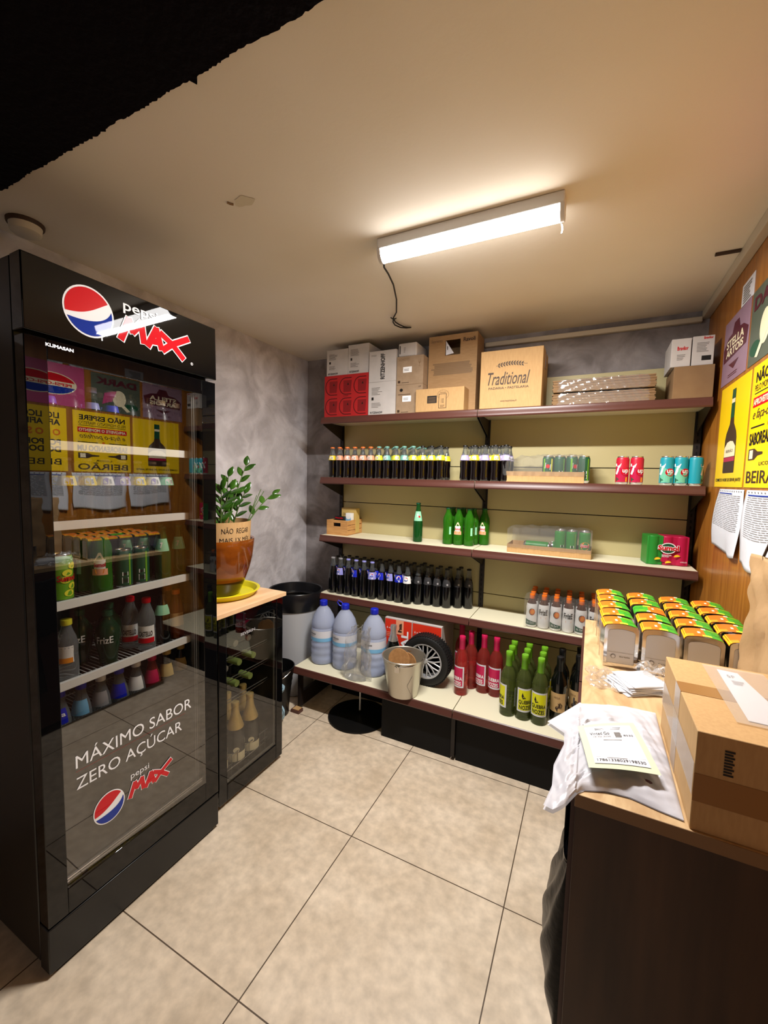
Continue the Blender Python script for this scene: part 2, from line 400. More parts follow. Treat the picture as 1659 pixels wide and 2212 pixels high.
# ceiling light with its cord
def ceiling_light():
    t = thing('ceiling_light', 'bright white linear ceiling light with a black cord hanging from one end', 'lamp', (-.428, 1.40, CZ))
    place('housing', MB().box(-.308, .308, -.032, .032, -.036, 0, 'lamp_housing'), t, bevel=.004)
    m = MB(); prof = []
    n = 10; L = .296
    ring = [(-.03, -.036)]+[(-.03+.06*i/n, -.04-.032*math.sin(PI*i/n)**.6) for i in range(1, n)]+[(.03, -.036)]
    vs = [(x, a, b) for x in (-L, L) for a, b in ring]; k = len(ring)
    m.add(vs, [(i, i+1, k+i+1, k+i) for i in range(k-1)]+[tuple(range(k))[::-1], tuple(range(k, 2*k))], 'lamp_glow', True)
    d = place('diffuser', m, t)
    ld = bpy.data.lights.new('light_strip', 'AREA'); ld.shape = 'RECTANGLE'; ld.size = .58; ld.size_y = .05; ld.energy = LAMP_DOWN; ld.color = (1, .97, .94)
    lo = bpy.data.objects.new('light_strip', ld); COL.objects.link(lo); lo.parent = t; lo.location = (0, 0, -.0735)
    for sx in (-1, 1):
        q = MB().prism([(a, b) for a, b in [(-.032, -.036)]+[(-.032+.064*i/8, -.038-.036*math.sin(PI*i/8)**.6) for i in range(1, 8)]+[(.032, -.036)]],
                       plane_frame((sx*.302, 0, 0), (0, 1, 0), (0, 0, 1)), -.006, .006, 'lamp_housing')
        place('end_cap', q, t)
    place('pull_switch', MB().tube([(.300, .01, -.072), (.303, .012, -.088), (.301, .012, -.10)], .0025, 'lamp_housing'), t)
    P = [(-.305, .02, -.05), (-.318, .05, -.06), (-.335, .12, -.05), (-.37, .24, -.035), (-.43, .40, -.025), (-.50, .55, -.018), (-.55, .62, -.014)]
    c = place('power_cord', MB().tube(P, .0035, 'black_cable'), t)
    q = MB()
    for o in (0, .012):
        q.tube([(-.55, .62, -.014), (-.578+o, .675, -.013), (-.588+o*2, .72, -.012), (-.575+o*2, .765, -.012), (-.55+o, .79-o*.3, -.010), (-.528, .803, -.006)], .0034, 'black_cable')
    q.tube([(-.562, .612, -.013), (-.552, .624, -.02), (-.538, .632, -.013)], .003, 'black_cable')
    place('cord_loop', q, c)
ceiling_light()
tag(place('ceiling_strip', MB().box(.352, .426, 1.952, 1.966, CZ-.008, CZ-.0005, 'print_brown')), 'thin dark strip on the ceiling beside the trunking of the wooden wall', 'strip')
t = thing('junction_cap', 'small round off-white cap on the ceiling above the fridge corner', 'ceiling cap', (-1.80, .79, CZ))
place('base', MB().lathe([(.052, -.012), (.054, -.006), (.054, 0)], 'print_brown', 24), t)
place('cover', MB().lathe([(.0, -.040), (.036, -.040), (.044, -.034), (.047, -.012)], 'sensor_white', 24), t)
t = thing('ceiling_patch', 'filled hole with a dark nick and yellowish stain in the ceiling', 'patch', (-1.02, 1.02, CZ))
m = MB(); fr = face_up(0, 0, -.001)
m.add([(.036*math.cos(a)*(1+.2*math.sin(3*a)), .022*math.sin(a)*(1+.15*math.cos(5*a)), -.0012) for a in [2*PI*i/20 for i in range(20)]], [tuple(range(20))[::-1]], 'c_stain')
place('filler', m, t)
place('nick', MB().tube([(-.05, -.02, -.003), (-.046, -.012, -.004), (-.04, -.004, -.003)], .003, 'print_dim'), t)

# ------------------------------------------------------------------ shelving
SX = [-1.578, -.570, .438]; SZ = [.28, .68, 1.065, 1.44, 1.82]
def shelving():
    t = thing('gondola_shelving', 'cream metal shop shelving of two bays with brown shelf rails against the back wall', 'shelving', (-.57, 2.25, 0))
    def at(m, n, **k): return place(n, m, t, loc=(.57, -2.25, 0), **k)
    for i, x in enumerate(SX):
        m = MB().box(x-.013, x+.013, 2.488, 2.535, .0, 1.86 if i == 2 else 2.0, 'upright_dark')
        for k in range(60): m.box(x-.003, x+.003, 2.4872, 2.4885, .06+k*.03, .075+k*.03, 'black_matte')
        at(m, 'upright')
    pe = [.03, .26, .51, .765, 1.02, 1.273, 1.525, 1.858, 2.02]
    for b in range(2):
        for a, c in zip(pe, pe[1:]):
            at(MB().box(SX[b]+.014, SX[b+1]-.014, 2.498, 2.51, a+.0025, c-.0025, 'panel_cream'), 'back_panel')
    for lv, z in enumerate(SZ):
        yf = 1.985 if lv == 0 else 2.242
        for b in range(2):
            x0 = SX[b]+.002; x1 = SX[b+1]-.002
            s = at(MB().box(x0, x1, yf, 2.496, z-.022, z, 'shelf_cream'), 'shelf', bevel=.001)
            # brown price rail: a curled lip along the front edge
            pr = [(0, 0), (-.004, .0015), (-.008, -.002), (-.0085, -.012), (-.0125, -.020), (-.0155, -.034), (-.012, -.0405), (-.006, -.041), (0, -.036)]
            rail = MB().prism([(a, c) for a, c in pr], plane_frame((x0, yf, z), (0, 1, 0), (0, 0, 1)), 0, x1-x0, 'rail_brown', True)
            r = place('edge_rail', rail, s)
            if lv:
                for xs in (x0+.0015, x1-.0045):
                    br = MB().prism([(yf+.012, z-.045), (yf+.012, z-.024), (2.487, z-.024), (2.487, z-.125)], plane_frame((xs, 0, 0), (0, 1, 0), (0, 0, 1)), 0, .003, 'upright_dark')
                    place('bracket', br, s)
    for i, x in enumerate(SX):
        xx = x+.016 if i == 0 else (x-.01 if i == 1 else x-.03)
        f = at(MB().box(xx, xx+.02, 2.03, 2.485, .02, .11, 'upright_dark').box(xx, xx+.02, 2.0, 2.03, .02, .2385, 'upright_dark'), 'foot')
        tip = place('foot_cap', MB().box(xx-.018, xx+.042, 1.955, 2.0, 0, .018, 'rail_brown').box(xx-.010, xx+.034, 1.962, 2.0, .018, .021, 'cardboard_light'), f) if i == 0 else None
    at(MB().box(SX[1]+.014, SX[2]-.031, 2.012, 2.022, .0, .236, 'black_matte'), 'kick_panel')
    at(MB().box(-.985, SX[1]-.014, 2.012, 2.022, .0, .236, 'black_matte'), 'kick_panel')
    at(MB().box(SX[0]+.06, -.99, 2.315, 2.325, .0, .236, 'black_matte'), 'kick_panel')
shelving()

# ------------------------------------------------------------------ cartons on the top shelf
def carton(label, x0, x1, y0, y1, z0, z1, k, deco=None, rotz=0., tape=None, group=None, name='cardboard_box', cat='box', bevel=.0015):
    w = x1-x0; d = y1-y0; h = z1-z0
    t = thing(name, label, cat, ((x0+x1)/2, (y0+y1)/2, z0), rotz, group)
    m = MB().box(-w/2, w/2, -d/2, d/2, 0, h, k)
    place('carton', m, t, bevel=bevel)
    if deco:
        q = MB(); deco(q, face_front(-w/2, -d/2, 0), w, h); place('printing', q, t)
    if tape:
        place('tape', MB().box(-w/2-.0006, w/2+.0006, -.024, .024, h, h+.0008, tape).box(w/2, w/2+.0008, -.024, .024, h*.7, h+.0008, tape), t)
    return t
def d_red(q, f, w, h):
    for i in range(3):
        for j in range(2):
            cx = w*(.18+.325*i); cy = h*(.26+.47*j); R = w*.135
            n = 14; P = []
            for s_ in range(n+1):
                a = PI*.72+PI*1.0*s_/n*.56*1.0 if False else PI*.5+PI*s_/n
                P.append((cx-R*.1+R*math.cos(a)*1.0, cy+R*1.15*math.sin(a)))
            outer = [(cx+R*.9, cy+R*1.15)]+P+[(cx+R*.9, cy-R*1.15)]
            for a, b in zip(outer, outer[1:]):
                dx = b[0]-a[0]; dy = b[1]-a[1]; L = math.hypot(dx, dy); nx, ny = -dy/L*.0028, dx/L*.0028
                q.poly(f, [(a[0]-nx, a[1]-ny), (b[0]-nx, b[1]-ny), (b[0]+nx, b[1]+ny), (a[0]+nx, a[1]+ny)][::-1], 'print_darkred')
            q.poly(f, [(cx-R*.45, cy-R*.85), (cx+R*.8, cy-R*.85), (cx+R*.95, cy+R*.8), (cx-R*.45, cy+R*.8)], 'print_midred', .0005)
            q.poly(f, [(cx+.008, cy+R*.15), (cx+.02, cy+R*.15), (cx+.014, cy+R*.5)], 'c_black', .001)
    q.text('ONIS', f, w*.44, h*.49, w*.12, h*.03, 'print_darkred')
carton('red carton printed with six goblet outlines at the left end of the top shelf', -1.578, -1.256, 2.27, 2.475, 1.821, 2.084, 'cardboard_red', d_red)
def d_ritz_small(sd):
    def f_(q, f, w, h):
        q.lines(f, w*.12, h*.62, w*.42, h*.24, 6, 'print_grey', seed=sd); q.quad(f, w*.12, h*.46, w*.2, h*.55, 'print_black', nu=1)
        q.lines(f, w*.12, h*.24, w*.42, h*.16, 4, 'print_grey', seed=sd+3); q.text('RITZENHOFF', f, w*.08, h*.05, w*.46, h*.065, 'print_black', bold=.02)
    return f_
def d_ritz_big(q, f, w, h):
    q.text('RITZENHOFF', f, w*.44, h*.08, h*.82, w*.16, 'print_black', bold=.03, rot=90); q.lines(f, w*.08, h*.84, w*.22, h*.05, 2, 'print_grey')
carton('low white carton with small grey print standing on the red carton at its left', -1.570, -1.412, 2.28, 2.46, 2.0845, 2.246, 'cardboard_white', d_ritz_small(1), group='white glassware cartons')
carton('taller white carton on the red carton, touching the upright lettered carton', -1.410, -1.262, 2.28, 2.47, 2.0845, 2.262, 'cardboard_white', d_ritz_small(5), group='white glassware cartons')
carton('white carton with large black vertical lettering next to the red carton, upper of two', -1.252, -1.072, 2.265, 2.465, 2.0185, 2.20, 'cardboard_white', d_ritz_big, group='white glassware cartons')
carton('white carton with fine print beside the red carton, lower of two', -1.252, -1.072, 2.265, 2.465, 1.821, 2.018, 'cardboard_white', d_ritz_small(9), group='white glassware cartons')
def d_glass(sd):
    def f_(q, f, w, h):
        q.quad(f, w*.25, h*.42, w*.58, h*.62, 'print_white', .0012); q.lines(f, w*.29, h*.48, w*.2, h*.10, 2, 'print_grey', .0016)
        q.quad(f, w*.06, h*.06, w*.15, h*.15, 'print_brown'); q.lines(f, w*.2, h*.06, w*.3, h*.05, 1, 'print_brown')
        if sd:
            q.text('SCHOTT', f, w*.07, h*.84, w*.42, h*.09, 'print_dim'); q.disc(f, w*.86, h*.80, w*.04, h*.09, 'print_dim', .0006); q.disc(f, w*.86, h*.82, w*.03, h*.075, 'cardboard_grey', .0009)
            q.quad(f, w*.855, h*.62, w*.865, h*.73, 'print_dim'); q.quad(f, w*.83, h*.61, w*.89, h*.62, 'print_dim')
        else: q.disc(f, w*.2, h*.82, w*.06, h*.055, 'print_black'); q.lines(f, w*.08, h*.66, w*.5, h*.05, 1, 'print_brown'); q.text('UP', f, w*.84, h*.88, w*.1, h*.05, 'print_brown')
    return f_
carton('greyish brown glassware carton with a small white label, lower of two', -1.069, -.902, 2.27, 2.465, 1.821, 1.990, 'cardboard_grey', d_glass(0))
carton('greyish brown glassware carton with a faint goblet mark under the small white carton', -1.069, -.902, 2.27, 2.465, 1.9905, 2.152, 'cardboard_grey', d_glass(1))
carton('small white rounded carton lying on top of the brown glassware cartons', -1.064, -.948, 2.275, 2.45, 2.1525, 2.230, 'cardboard_white',
       lambda q, f, w, h: (q.quad(f, w*.08, h*.2, w*.13, h*.8, 'print_black'), q.lines(f, w*.3, h*.3, w*.12, h*.4, 4, 'print_grey')), bevel=.008)
def big_box():
    x0, x1, y0, y1, z0, z1 = -.896, -.612, 2.335, 2.485, 1.821, 2.262
    t = thing('cardboard_box', 'large tall brown carton with a cut handle hole and smudged tape', 'box', ((x0+x1)/2, (y0+y1)/2, z0))
    w = x1-x0; h = z1-z0; d = y1-y0
    m = MB(); T = .004
    fr = face_front(-w/2, -d/2, 0)
    # front face around the handle hole, then the other sides
    hx0, hx1, hy0, hy1 = w*.35, w*.66, h*.745, h*.935
    def slab(a0, b0, a1, b1): m.box(-w/2+a0, -w/2+a1, -d/2, -d/2+T, b0, b1, 'cardboard')
    slab(0, 0, w, hy0); slab(0, hy1, w, h); slab(0, hy0, hx0, hy1); slab(hx1, hy0, w, hy1)
    m.box(-w/2, -w/2+T, -d/2+T, d/2, 0, h, 'cardboard').box(w/2-T, w/2, -d/2+T, d/2, 0, h, 'cardboard').box(-w/2+T, w/2-T, d/2-T, d/2, 0, h, 'cardboard')
    m.box(-w/2+T, w/2-T, -d/2+T, d/2-T, h-T, h, 'cardboard').box(-w/2+T, w/2-T, -d/2+T, d/2-T, 0, T, 'cardboard')
    place('carton', m, t)
    q = MB(); rd = random.Random(5)
    q.text('Sanremo', fr, w*.05, h*.915, w*.24, h*.045, 'print_dim', bold=.02); q.text('Ravoli', fr, w*.72, h*.895, w*.24, h*.05, 'print_brown', bold=.03)
    for i in range(7):
        b = h*(.50+.022*i); q.quad(fr, w*rd.uniform(.06, .14), b, w*rd.uniform(.84, .93), b+h*.02, 'print_dim')
    place('printing', q, t)
    place('torn_paper', MB().add([(-w/2+hx0+.005, -d/2-.002, hy1-.005), (-w/2+hx0+.028, -d/2-.001, hy1-.02), (-w/2+hx0+.052, -d/2+.01, hy0+.012), (-w/2+hx0+.006, -d/2+.004, hy0+.004)], [(0, 3, 2, 1)], 'paper_flat') or MB(), t) if False else None
    q = MB(); q.add([(-w/2+hx0+.003, -d/2+.001, hy1-.002), (-w/2+hx0+.022, -d/2-.001, hy1-.03), (-w/2+hx0+.050, -d/2+.004, hy0+.010), (-w/2+hx0+.004, -d/2+.002, hy0+.002)], [(0, 3, 2, 1)], 'paper_flat')
    q.quad(face_front(-w/2+hx0+.012, -d/2-.002, hy0+.03), 0, 0, .004, .02, 'print_black'); place('torn_label', q, t)
big_box()
def d_flat(q, f, w, h):
    q.quad(f, w*.25, h*.36, w*.45, h*.68, 'print_black')
    for i in range(5): q.quad(f, w*.27, h*(.40+.05*i), w*.43, h*(.415+.05*i), 'print_dim', .0012)
    for i in range(36):
        a = 2*PI*i/36; q.quad(f, w*.575+w*.115*math.cos(a)-.0008, h*.70+h*.2*math.sin(a)-.0008, w*.575+w*.115*math.cos(a)+.0022, h*.70+h*.2*math.sin(a)+.0012, 'print_brown')
    q.quad(f, w*.49, h*.12, w*.65, h*.74, 'print_brown'); q.quad(f, w*.5, h*.14, w*.64, h*.72, 'cardboard_light', .0011)
    q.text('Compal', f, w*.515, h*.76, w*.12, h*.07, 'print_brown'); q.text('10', f, w*.545, h*.34, w*.05, h*.2, 'print_brown', .0016); q.lines(f, w*.52, h*.18, w*.1, h*.1, 3, 'print_brown', .0016)
carton('flat pale brown carton with a drawn can, in front of the tall brown carton', -.932, -.650, 2.243, 2.333, 1.823, 1.950, 'cardboard_light', d_flat)
def d_trad(q, f, w, h):
    q.text('Traditional', f, w*.13, h*.40, w*.68, h*.22, 'print_brown', bold=.006, shear=.35)
    q.text('PADARIA \u2022 PASTELARIA', f, w*.15, h*.325, w*.65, h*.04, 'print_brown', bold=.01)
    q.text('WWW.TRADITIONAL.PT', f, w*.35, h*.105, w*.27, h*.022, 'print_brown', bold=.02)
    for i in range(10):
        x = w*(.29+.042*i); y = h*(.735+.03*math.sin(PI*i/10)-.001*i)
        for s_ in (1, -1):
            q.poly(f, [(x, y), (x+w*.028, y+s_*h*.010), (x+w*.040, y+s_*h*.042), (x+w*.010, y+s_*h*.028)][::s_], 'print_brown')
    for i in range(12):
        x = w*(.26+.042*i); q.quad(f, x, h*(.728+.03*math.sin(PI*i/11)), x+w*.042, h*(.734+.03*math.sin(PI*i/11)), 'print_brown')
carton('square pale carton with a wheat ear logo on the right bay of the top shelf', -.566, -.256, 2.245, 2.47, 1.823, 2.118, 'cardboard_light', d_trad, tape='tape_brown')
def trays():
    for i, lab in enumerate(('brown cake boards stack in glossy clear wrap, lower of two', 'brown cake boards stack in glossy clear wrap, upper of two')):
        z = 1.821+i*.066
        t = thing('wrapped_cardboard_stack', lab, 'packaged cardboard', (.012, 2.375, z), 0, 'wrapped brown cardboard packs')
        m = MB(); w = .436; d = .20
        for k in range(9): m.box(-w/2+.003*math.sin(k*2.1+i), w/2-.003*math.cos(k*1.7), -d/2+.002*math.sin(k*3), d/2, .002+k*.0064, .0078+k*.0064, 'cardboard_dull')
        place('cardboard_sheets', m, t)
        rd = random.Random(i+4)
        def env(u, v):
            a = 2*PI*v; x = (u-.5)*(w+.014+.01*(i == 0)*0)
            e = 1-abs(2*u-1)**14*.45
            ry = (d/2+.006)*e; rz = (.0305)*e
            cy = max(-1, min(1, 1.5*math.cos(a)))*ry; cz = max(-1, min(1, 1.5*math.sin(a)))*rz
            n = .0016*math.sin(37*u+9*v*6.28+i)+.0012*math.sin(83*u-5*a)
            return (x, cy+n, .0315+cz+n*.6)
        q = MB().grid(env, 60, 28, 'film'); place('clear_wrap', q, t)
trays()
carton('plain brown carton at the right end of the top shelf', .292, .437, 2.252, 2.48, 1.823, 1.962, 'cardboard_dull')
def d_small_white(col):
    def f_(q, f, w, h):
        if col == 'l': q.text('Bravilor', f, w*.3, h*.58, w*.55, h*.14, 'print_red', bold=.02); q.lines(f, w*.3, h*.24, w*.45, h*.22, 4, 'print_grey')
        else: q.text('Bravilor', f, w*.5, h*.88, w*.42, h*.09, 'print_red', bold=.02); q.lines(f, w*.2, h*.46, w*.6, h*.34, 7, 'print_grey'); q.quad(f, w*.45, h*.16, w*.88, h*.32, 'print_black')
    return f_
carton('small white carton with red lettering on the plain brown carton, left of the pair', .277, .349, 2.258, 2.45, 1.9625, 2.083, 'cardboard_white', d_small_white('l'))
carton('small white carton with a barcode on the plain brown carton, nearest the wooden wall', .353, .430, 2.258, 2.45, 1.9625, 2.086, 'cardboard_white', d_small_white('r'))

# ------------------------------------------------------------------ bottles and cans
def rfun(prof):
    pr = [p for p in prof if p[0] > 1e-4]
    def f(z):
        for a, b in zip(pr, pr[1:]):
            if a[1] <= z <= b[1] and b[1] > a[1]: return a[0]+(b[0]-a[0])*(z-a[1])/(b[1]-a[1])
        return pr[-1][0] if z > pr[-1][1] else pr[0][0]
    return f
def wraplabel(m, prof, z0, z1, a0, a1, k, off=.0005, seg=14, rows=4):
    r = rfun(prof)
    vs = []; n = seg+1
    for j in range(rows+1):
        z = z0+(z1-z0)*j/rows
        for i in range(n):
            t = a0+(a1-a0)*i/seg; vs.append(((r(z)+off)*math.cos(t), (r(z)+off)*math.sin(t), z))
    m.add(vs, [(j*n+i, j*n+i+1, (j+1)*n+i+1, (j+1)*n+i) for j in range(rows) for i in range(seg)], k, True)
def lwrap(prof, zmid, ang, z0): # frame centred on angle ang, a=0 at centre
    R = rfun(prof)(zmid)
    return lambda a, b, c=0.: Vector(((rfun(prof)(z0+b)+c)*math.cos(ang+a/R), (rfun(prof)(z0+b)+c)*math.sin(ang+a/R), z0+b))
P_CONT = [(0, .0015), (.018, 0), (.0235, .001), (.0258, .006), (.0262, .025), (.0240, .05), (.0242, .066), (.0260, .088), (.0262, .105), (.0250, .118), (.0200, .138), (.0150, .155), (.0118, .172), (.0112, .182), (.0128, .186), (.0128, .192)]
P_LONG = [(0, .002), (.020, 0), (.0268, .002), (.0288, .009), (.0290, .10), (.0282, .122), (.0245, .150), (.0180, .178), (.0135, .200), (.0118, .222), (.0128, .227), (.0128, .233)]
P_SUMOL = [(0, .002), (.022, 0), (.0290, .003), (.0308, .012), (.0305, .05), (.0290, .085), (.0302, .120), (.0305, .138), (.0280, .158), (.0200, .177), (.0148, .190), (.0135, .203), (.0142, .206), (.0142, .212)]
P_WINE = [(0, .004), (.028, .001), (.0350, .001), (.0372, .006), (.0375, .185), (.0355, .205), (.0280, .225), (.0180, .242), (.0148, .256), (.0143, .30), (.0150, .302), (.0150, .311)]
P_BORD = P_WINE
P_CHAMP = [(0, .006), (.034, .001), (.0420, .002), (.0442, .009), (.0442, .150), (.0400, .185), (.0290, .222), (.0180, .256), (.0150, .285), (.0155, .300), (.0165, .302), (.0160, .309)]
P_PET = [(0, .003), (.020, 0), (.0280, .003), (.0305, .012), (.0300, .04), (.0270, .065), (.0300, .088), (.0305, .115), (.0270, .140), (.0180, .160), (.0128, .172), (.0128, .182)]
P_ROUND = [(0, .003), (.018, 0), (.0240, .003), (.0262, .012), (.0275, .035), (.0360, .075), (.0370, .095), (.0330, .120), (.0200, .142), (.0135, .152), (.0130, .164)]
def cap_mesh(z, r=.0135, h=.008, k='c_black', z0=None):
    m = MB(); m.lathe([(r+.0006, z-h*.6), (r+.0008, z-.001), (r, z+h*.25), (r*.75, z+h*.45), (0, z+h*.5)], k, 16, wob=None); return m.mesh('cap')
def cyl_cap(z0, z1, r, k):
    return MB().lathe([(r, z0), (r+.0005, z0+.001), (r+.0003, z1-.001), (r-.0012, z1), (0, z1)], k, 18).mesh('cap')
_c = {}
def cached(key, fn):
    if key not in _c: _c[key] = fn()
    return _c[key]
def bodym(key, prof, k, k2=None, zs=None, seg=20):
    return cached(('b', key, k, k2), lambda: MB().lathe(prof, k, seg, k2=k2, zs=zs).mesh('glass_body'))
def cola_small(capk, labk, name='soda_bottle', side=0):
    b = bodym('cont', P_CONT, 'cola', 'clear_neck', .137)
    def L():
        m = MB(); wraplabel(m, P_CONT, .112, .141, 0, 2*PI, labk, .0006, 20)
        f = lwrap(P_CONT, .12, -PI/2+side, .112)
        m.poly(f, [(-.006, .004), (.006, .004), (.009, .022), (.002, .025), (-.007, .02)], 'c_white' if labk != 'c_white' else 'c_lilac', .0012)
        m.poly(f, [(.010, .003), (.019, .003), (.018, .024), (.010, .024)], 'c_white', .0013)
        for i in range(4): m.quad(f, .0115+i*.0016, .006, .0122+i*.0016, .020, 'print_black', .002)
        return m.mesh('label')
    return [('glass_body', b), ('cap', cached(('cap', capk, 's'), lambda: cap_mesh(.192, .0132, .008, capk))), ('label', cached(('l', labk, side), L))]
def cola_long(capk, labk, side=0, logo=True, level=.165):
    b = bodym('long', P_LONG, 'cola_black', 'clear_neck', level)
    def L():
        m = MB()
        if labk in ('c_black', 'c_greyprint'):
            wraplabel(m, P_LONG, .128, .172, -PI/2+side-1.3, -PI/2+side+1.3, labk, .0006); f = lwrap(P_LONG, .15, -PI/2+side, .128)
            m.disc(f, .010, .014, .005, .006, 'c_grey', .0014); m.quad(f, -.014, .012, -.006, .038, 'c_greyprint', .0014)
        elif labk:
            wraplabel(m, P_LONG, .128, .172, -PI/2+side-1.3, -PI/2+side+1.3, labk, .0006)
            f = lwrap(P_LONG, .15, -PI/2+side, .128)
            if logo:
                m.disc(f, 0, .026, .0135, .0135, 'c_white', .0016); m.disc(f, 0, .028, .011, .0085, 'print_red', .002, t0=0, t1=PI)
                m.disc(f, 0, .0235, .011, .0085, 'print_blue', .002, t0=PI, t1=2*PI); m.disc(f, .004, .006, .004, .004, 'c_white', .0016)
        return m.mesh('label')
    r = [('glass_body', b), ('cap', cached(('cap', capk, 'l'), lambda: cap_mesh(.233, .0132, .008, capk)))]
    if labk: r.append(('label', cached(('ll', labk, side, logo), L)))
    return r

# shelf at eye level: small contour bottles, left group of thirteen columns
def ordn(i, n): return ORD[i] if i < n else ''
sp = .0567
n_front = 14
for r in range(4):
    for c in range(n_front-(r % 2)):
        jr = random.Random(c*13+r); x = -1.520+c*sp+(sp/2 if r % 2 else 0)+jr.uniform(-.0015, .0015); y = 2.281+r*.0495+jr.uniform(-.0, .005)*(r == 0)
        if c < 5 or (c == 5 and r < 2): capk, lab, a, b_ = 'c_orange', random.Random(r*31+c).choice(['c_peach', 'c_yellow', 'c_peach']), 'orange', 'peach'
        elif c < 11: capk, lab, a, b_ = 'c_teal', random.Random(r*17+c).choice(['c_lemon', 'c_teal', 'c_lemon']), 'teal', 'lemon'
        else: capk, lab, a, b_ = 'c_black', random.Random(r*7+c).choice(['c_teal', 'c_yellow']), 'black', 'pale'
        ln = {'c_peach': 'peach', 'c_yellow': 'yellow', 'c_lemon': 'yellow-green', 'c_teal': 'teal'}[lab]
        kit('soda_bottle', 'small dark soda bottle, %s cap, %s label, %s, %s from the left' % (a, ln, ROWS[r], ORD[c]), 'bottle', (x, y, 1.44),
            cola_small(capk, lab, side=random.Random(r*5+c*3).choice([-.5, -.1, .4])), group='small soda bottles in the left group at eye level')
for r in range(4):
    for c in range(5-(r % 2)):
        if r == 0 and c == 4: pass
        x = -.643+c*.0555+(.0277 if r % 2 else 0); y = 2.284+r*.05
        lab = 'c_yellow' if (c+r) % 2 else 'c_lilac'
        kit('soda_bottle', 'small dark soda bottle, %s label, beside the can tray, %s, %s from left' % ('yellow' if lab == 'c_yellow' else 'lilac', ROWS[r], ORD[c]), 'bottle',
            (x, y, 1.44), cola_small('c_black', lab, side=.2*(c-2)), group='small soda bottles in the group beside the can tray')
# long-neck cola bottles on the fourth level down
def fline(x): return 2.295 if x < -1.1 else 2.295+(x+1.1)/.47*.16
xs = [-1.512+i*.0588 for i in range(16)]
for c, x in enumerate(xs):
    y0 = [0, 0, 0, 0, 0, 0, .022, .028, .022, .02, .05, .062, .066, .07, .105, .125][c]
    y = 2.30+y0; r = 0
    while y < 2.462:
        blue = c < 9
        if blue: capk = 'c_periwinkle' if (r == 0 and c in (2, 3, 4, 5)) else 'c_grey' if (r == 0 and c < 2) else 'c_black'
        else: capk = 'c_black'
        lab = (None if r == 0 and c in (0, 2, 4) else random.Random(c*9+r).choice(['c_royal', 'c_periwinkle', 'c_royal'])) if blue else ('c_black' if r else 'c_greyprint')
        if blue and r > 1: lab = 'c_black'
        if c == 9 and r == 0: lab = 'c_white'
        side = {1: -.1, 5: .35, 8: .3, 3: -.6, 6: -.5, 7: -.4}.get(c, 0) if r == 0 else 0
        what = {None: 'bare black shoulder', 'c_royal': 'blue logo label', 'c_periwinkle': 'pale blue label', 'c_black': 'black label', 'c_greyprint': 'dark grey label', 'c_white': 'white lettered label'}[lab]
        kit('cola_bottle', 'tall cola bottle, %s, %s cap, %s, %s from the left' % (what, {'c_periwinkle': 'pale blue', 'c_grey': 'grey', 'c_black': 'black'}[capk], ROWS[r], ORD[c]), 'bottle', (x, y, .68),
            cola_long(capk, lab, side, True), rotz=0, group='tall cola bottles below the green bottles')
        y += .0545; r += 1

# green bottles
def seven_bottle():
    b = bodym('long7', P_LONG, 'green_glass_dark', 'green_glass_dark', .3)
    def L():
        m = MB(); wraplabel(m, P_LONG, .128, .185, -PI/2-.9, -PI/2+1.2, 'c_mint'); f = lwrap(P_LONG, .15, -PI/2, .128)
        m.text('7', f, -.006, .022, .012, .02, 'c_white', .0014, .04); m.disc(f, .011, .026, .006, .006, 'print_red', .0014); return m.mesh('label')
    return [('glass_body', b), ('cap', cached(('cap', 'c_darkgreen', 'l'), lambda: cap_mesh(.233, .0132, .008, 'c_darkgreen'))), ('label', cached('l7', L))]
def sumol_bottle(face):
    b = bodym('sumol', P_SUMOL, 'green_glass')
    r = [('glass_body', b), ('cap', cached(('cap', 'c_darkgreen', 'm'), lambda: cap_mesh(.212, .0148, .008, 'c_darkgreen')))]
    def L():
        m = MB(); ang = -PI/2+face
        wraplabel(m, P_SUMOL, .062, .082, ang-.75, ang+.75, 'c_peach'); wraplabel(m, P_SUMOL, .082, .112, ang-.55, ang+.55, 'c_white')
        f = lwrap(P_SUMOL, .09, ang, .062); m.poly(f, [(-.012, .05), (.012, .05), (.004, .072), (-.002, .072)], 'c_cream', .0012)
        m.text('Sumol', f, -.0155, .026, .031, .014, 'print_red', .0016, .03); m.poly(f, [(-.013, .020), (.013, .020), (.010, .006), (-.010, .006)][::-1], 'c_orangeflesh', .0014)
        return m.mesh('label')
    def B():
        m = MB(); ang = -PI/2+.75; wraplabel(m, P_SUMOL, .06, .105, ang-.2, ang+.2, 'c_mint'); return m.mesh('label')
    if face is not None: r.append(('label', cached(('sl', face), L)))
    else: r.append(('label', cached('sb', B)))
    return r
kit('soda_bottle', 'single slim green glass bottle with a mint neck label standing alone', 'bottle', (-.934, 2.342, 1.065), seven_bottle(), rotz=.25)
gb = [(-.752, 2.366, None), (-.690, 2.372, .1), (-.627, 2.372, None), (-.742, 2.428, None), (-.680, 2.434, .2), (-.617, 2.434, None), (-.732, 2.466+.0, None) if False else (-.672, 2.468+.03 if False else 2.466, .3)]
gl = ['front left, showing only its back label', 'front middle, with the fruit label facing out', 'front right, plain side turned out', 'second row left', 'second row middle', 'second row right', 'rearmost of the cluster']
for (x, y, fc), l in list(zip(gb, gl))[:6]:
    kit('juice_bottle', 'green juice bottle in the cluster of six, '+l, 'bottle', (x, y, 1.065), sumol_bottle(fc), group='green juice bottles in a cluster')
t = kit('juice_bottle', 'green juice bottle with orange label, standing apart right of the cluster', 'bottle', (-.560, 2.462, 1.065), sumol_bottle(-.2))
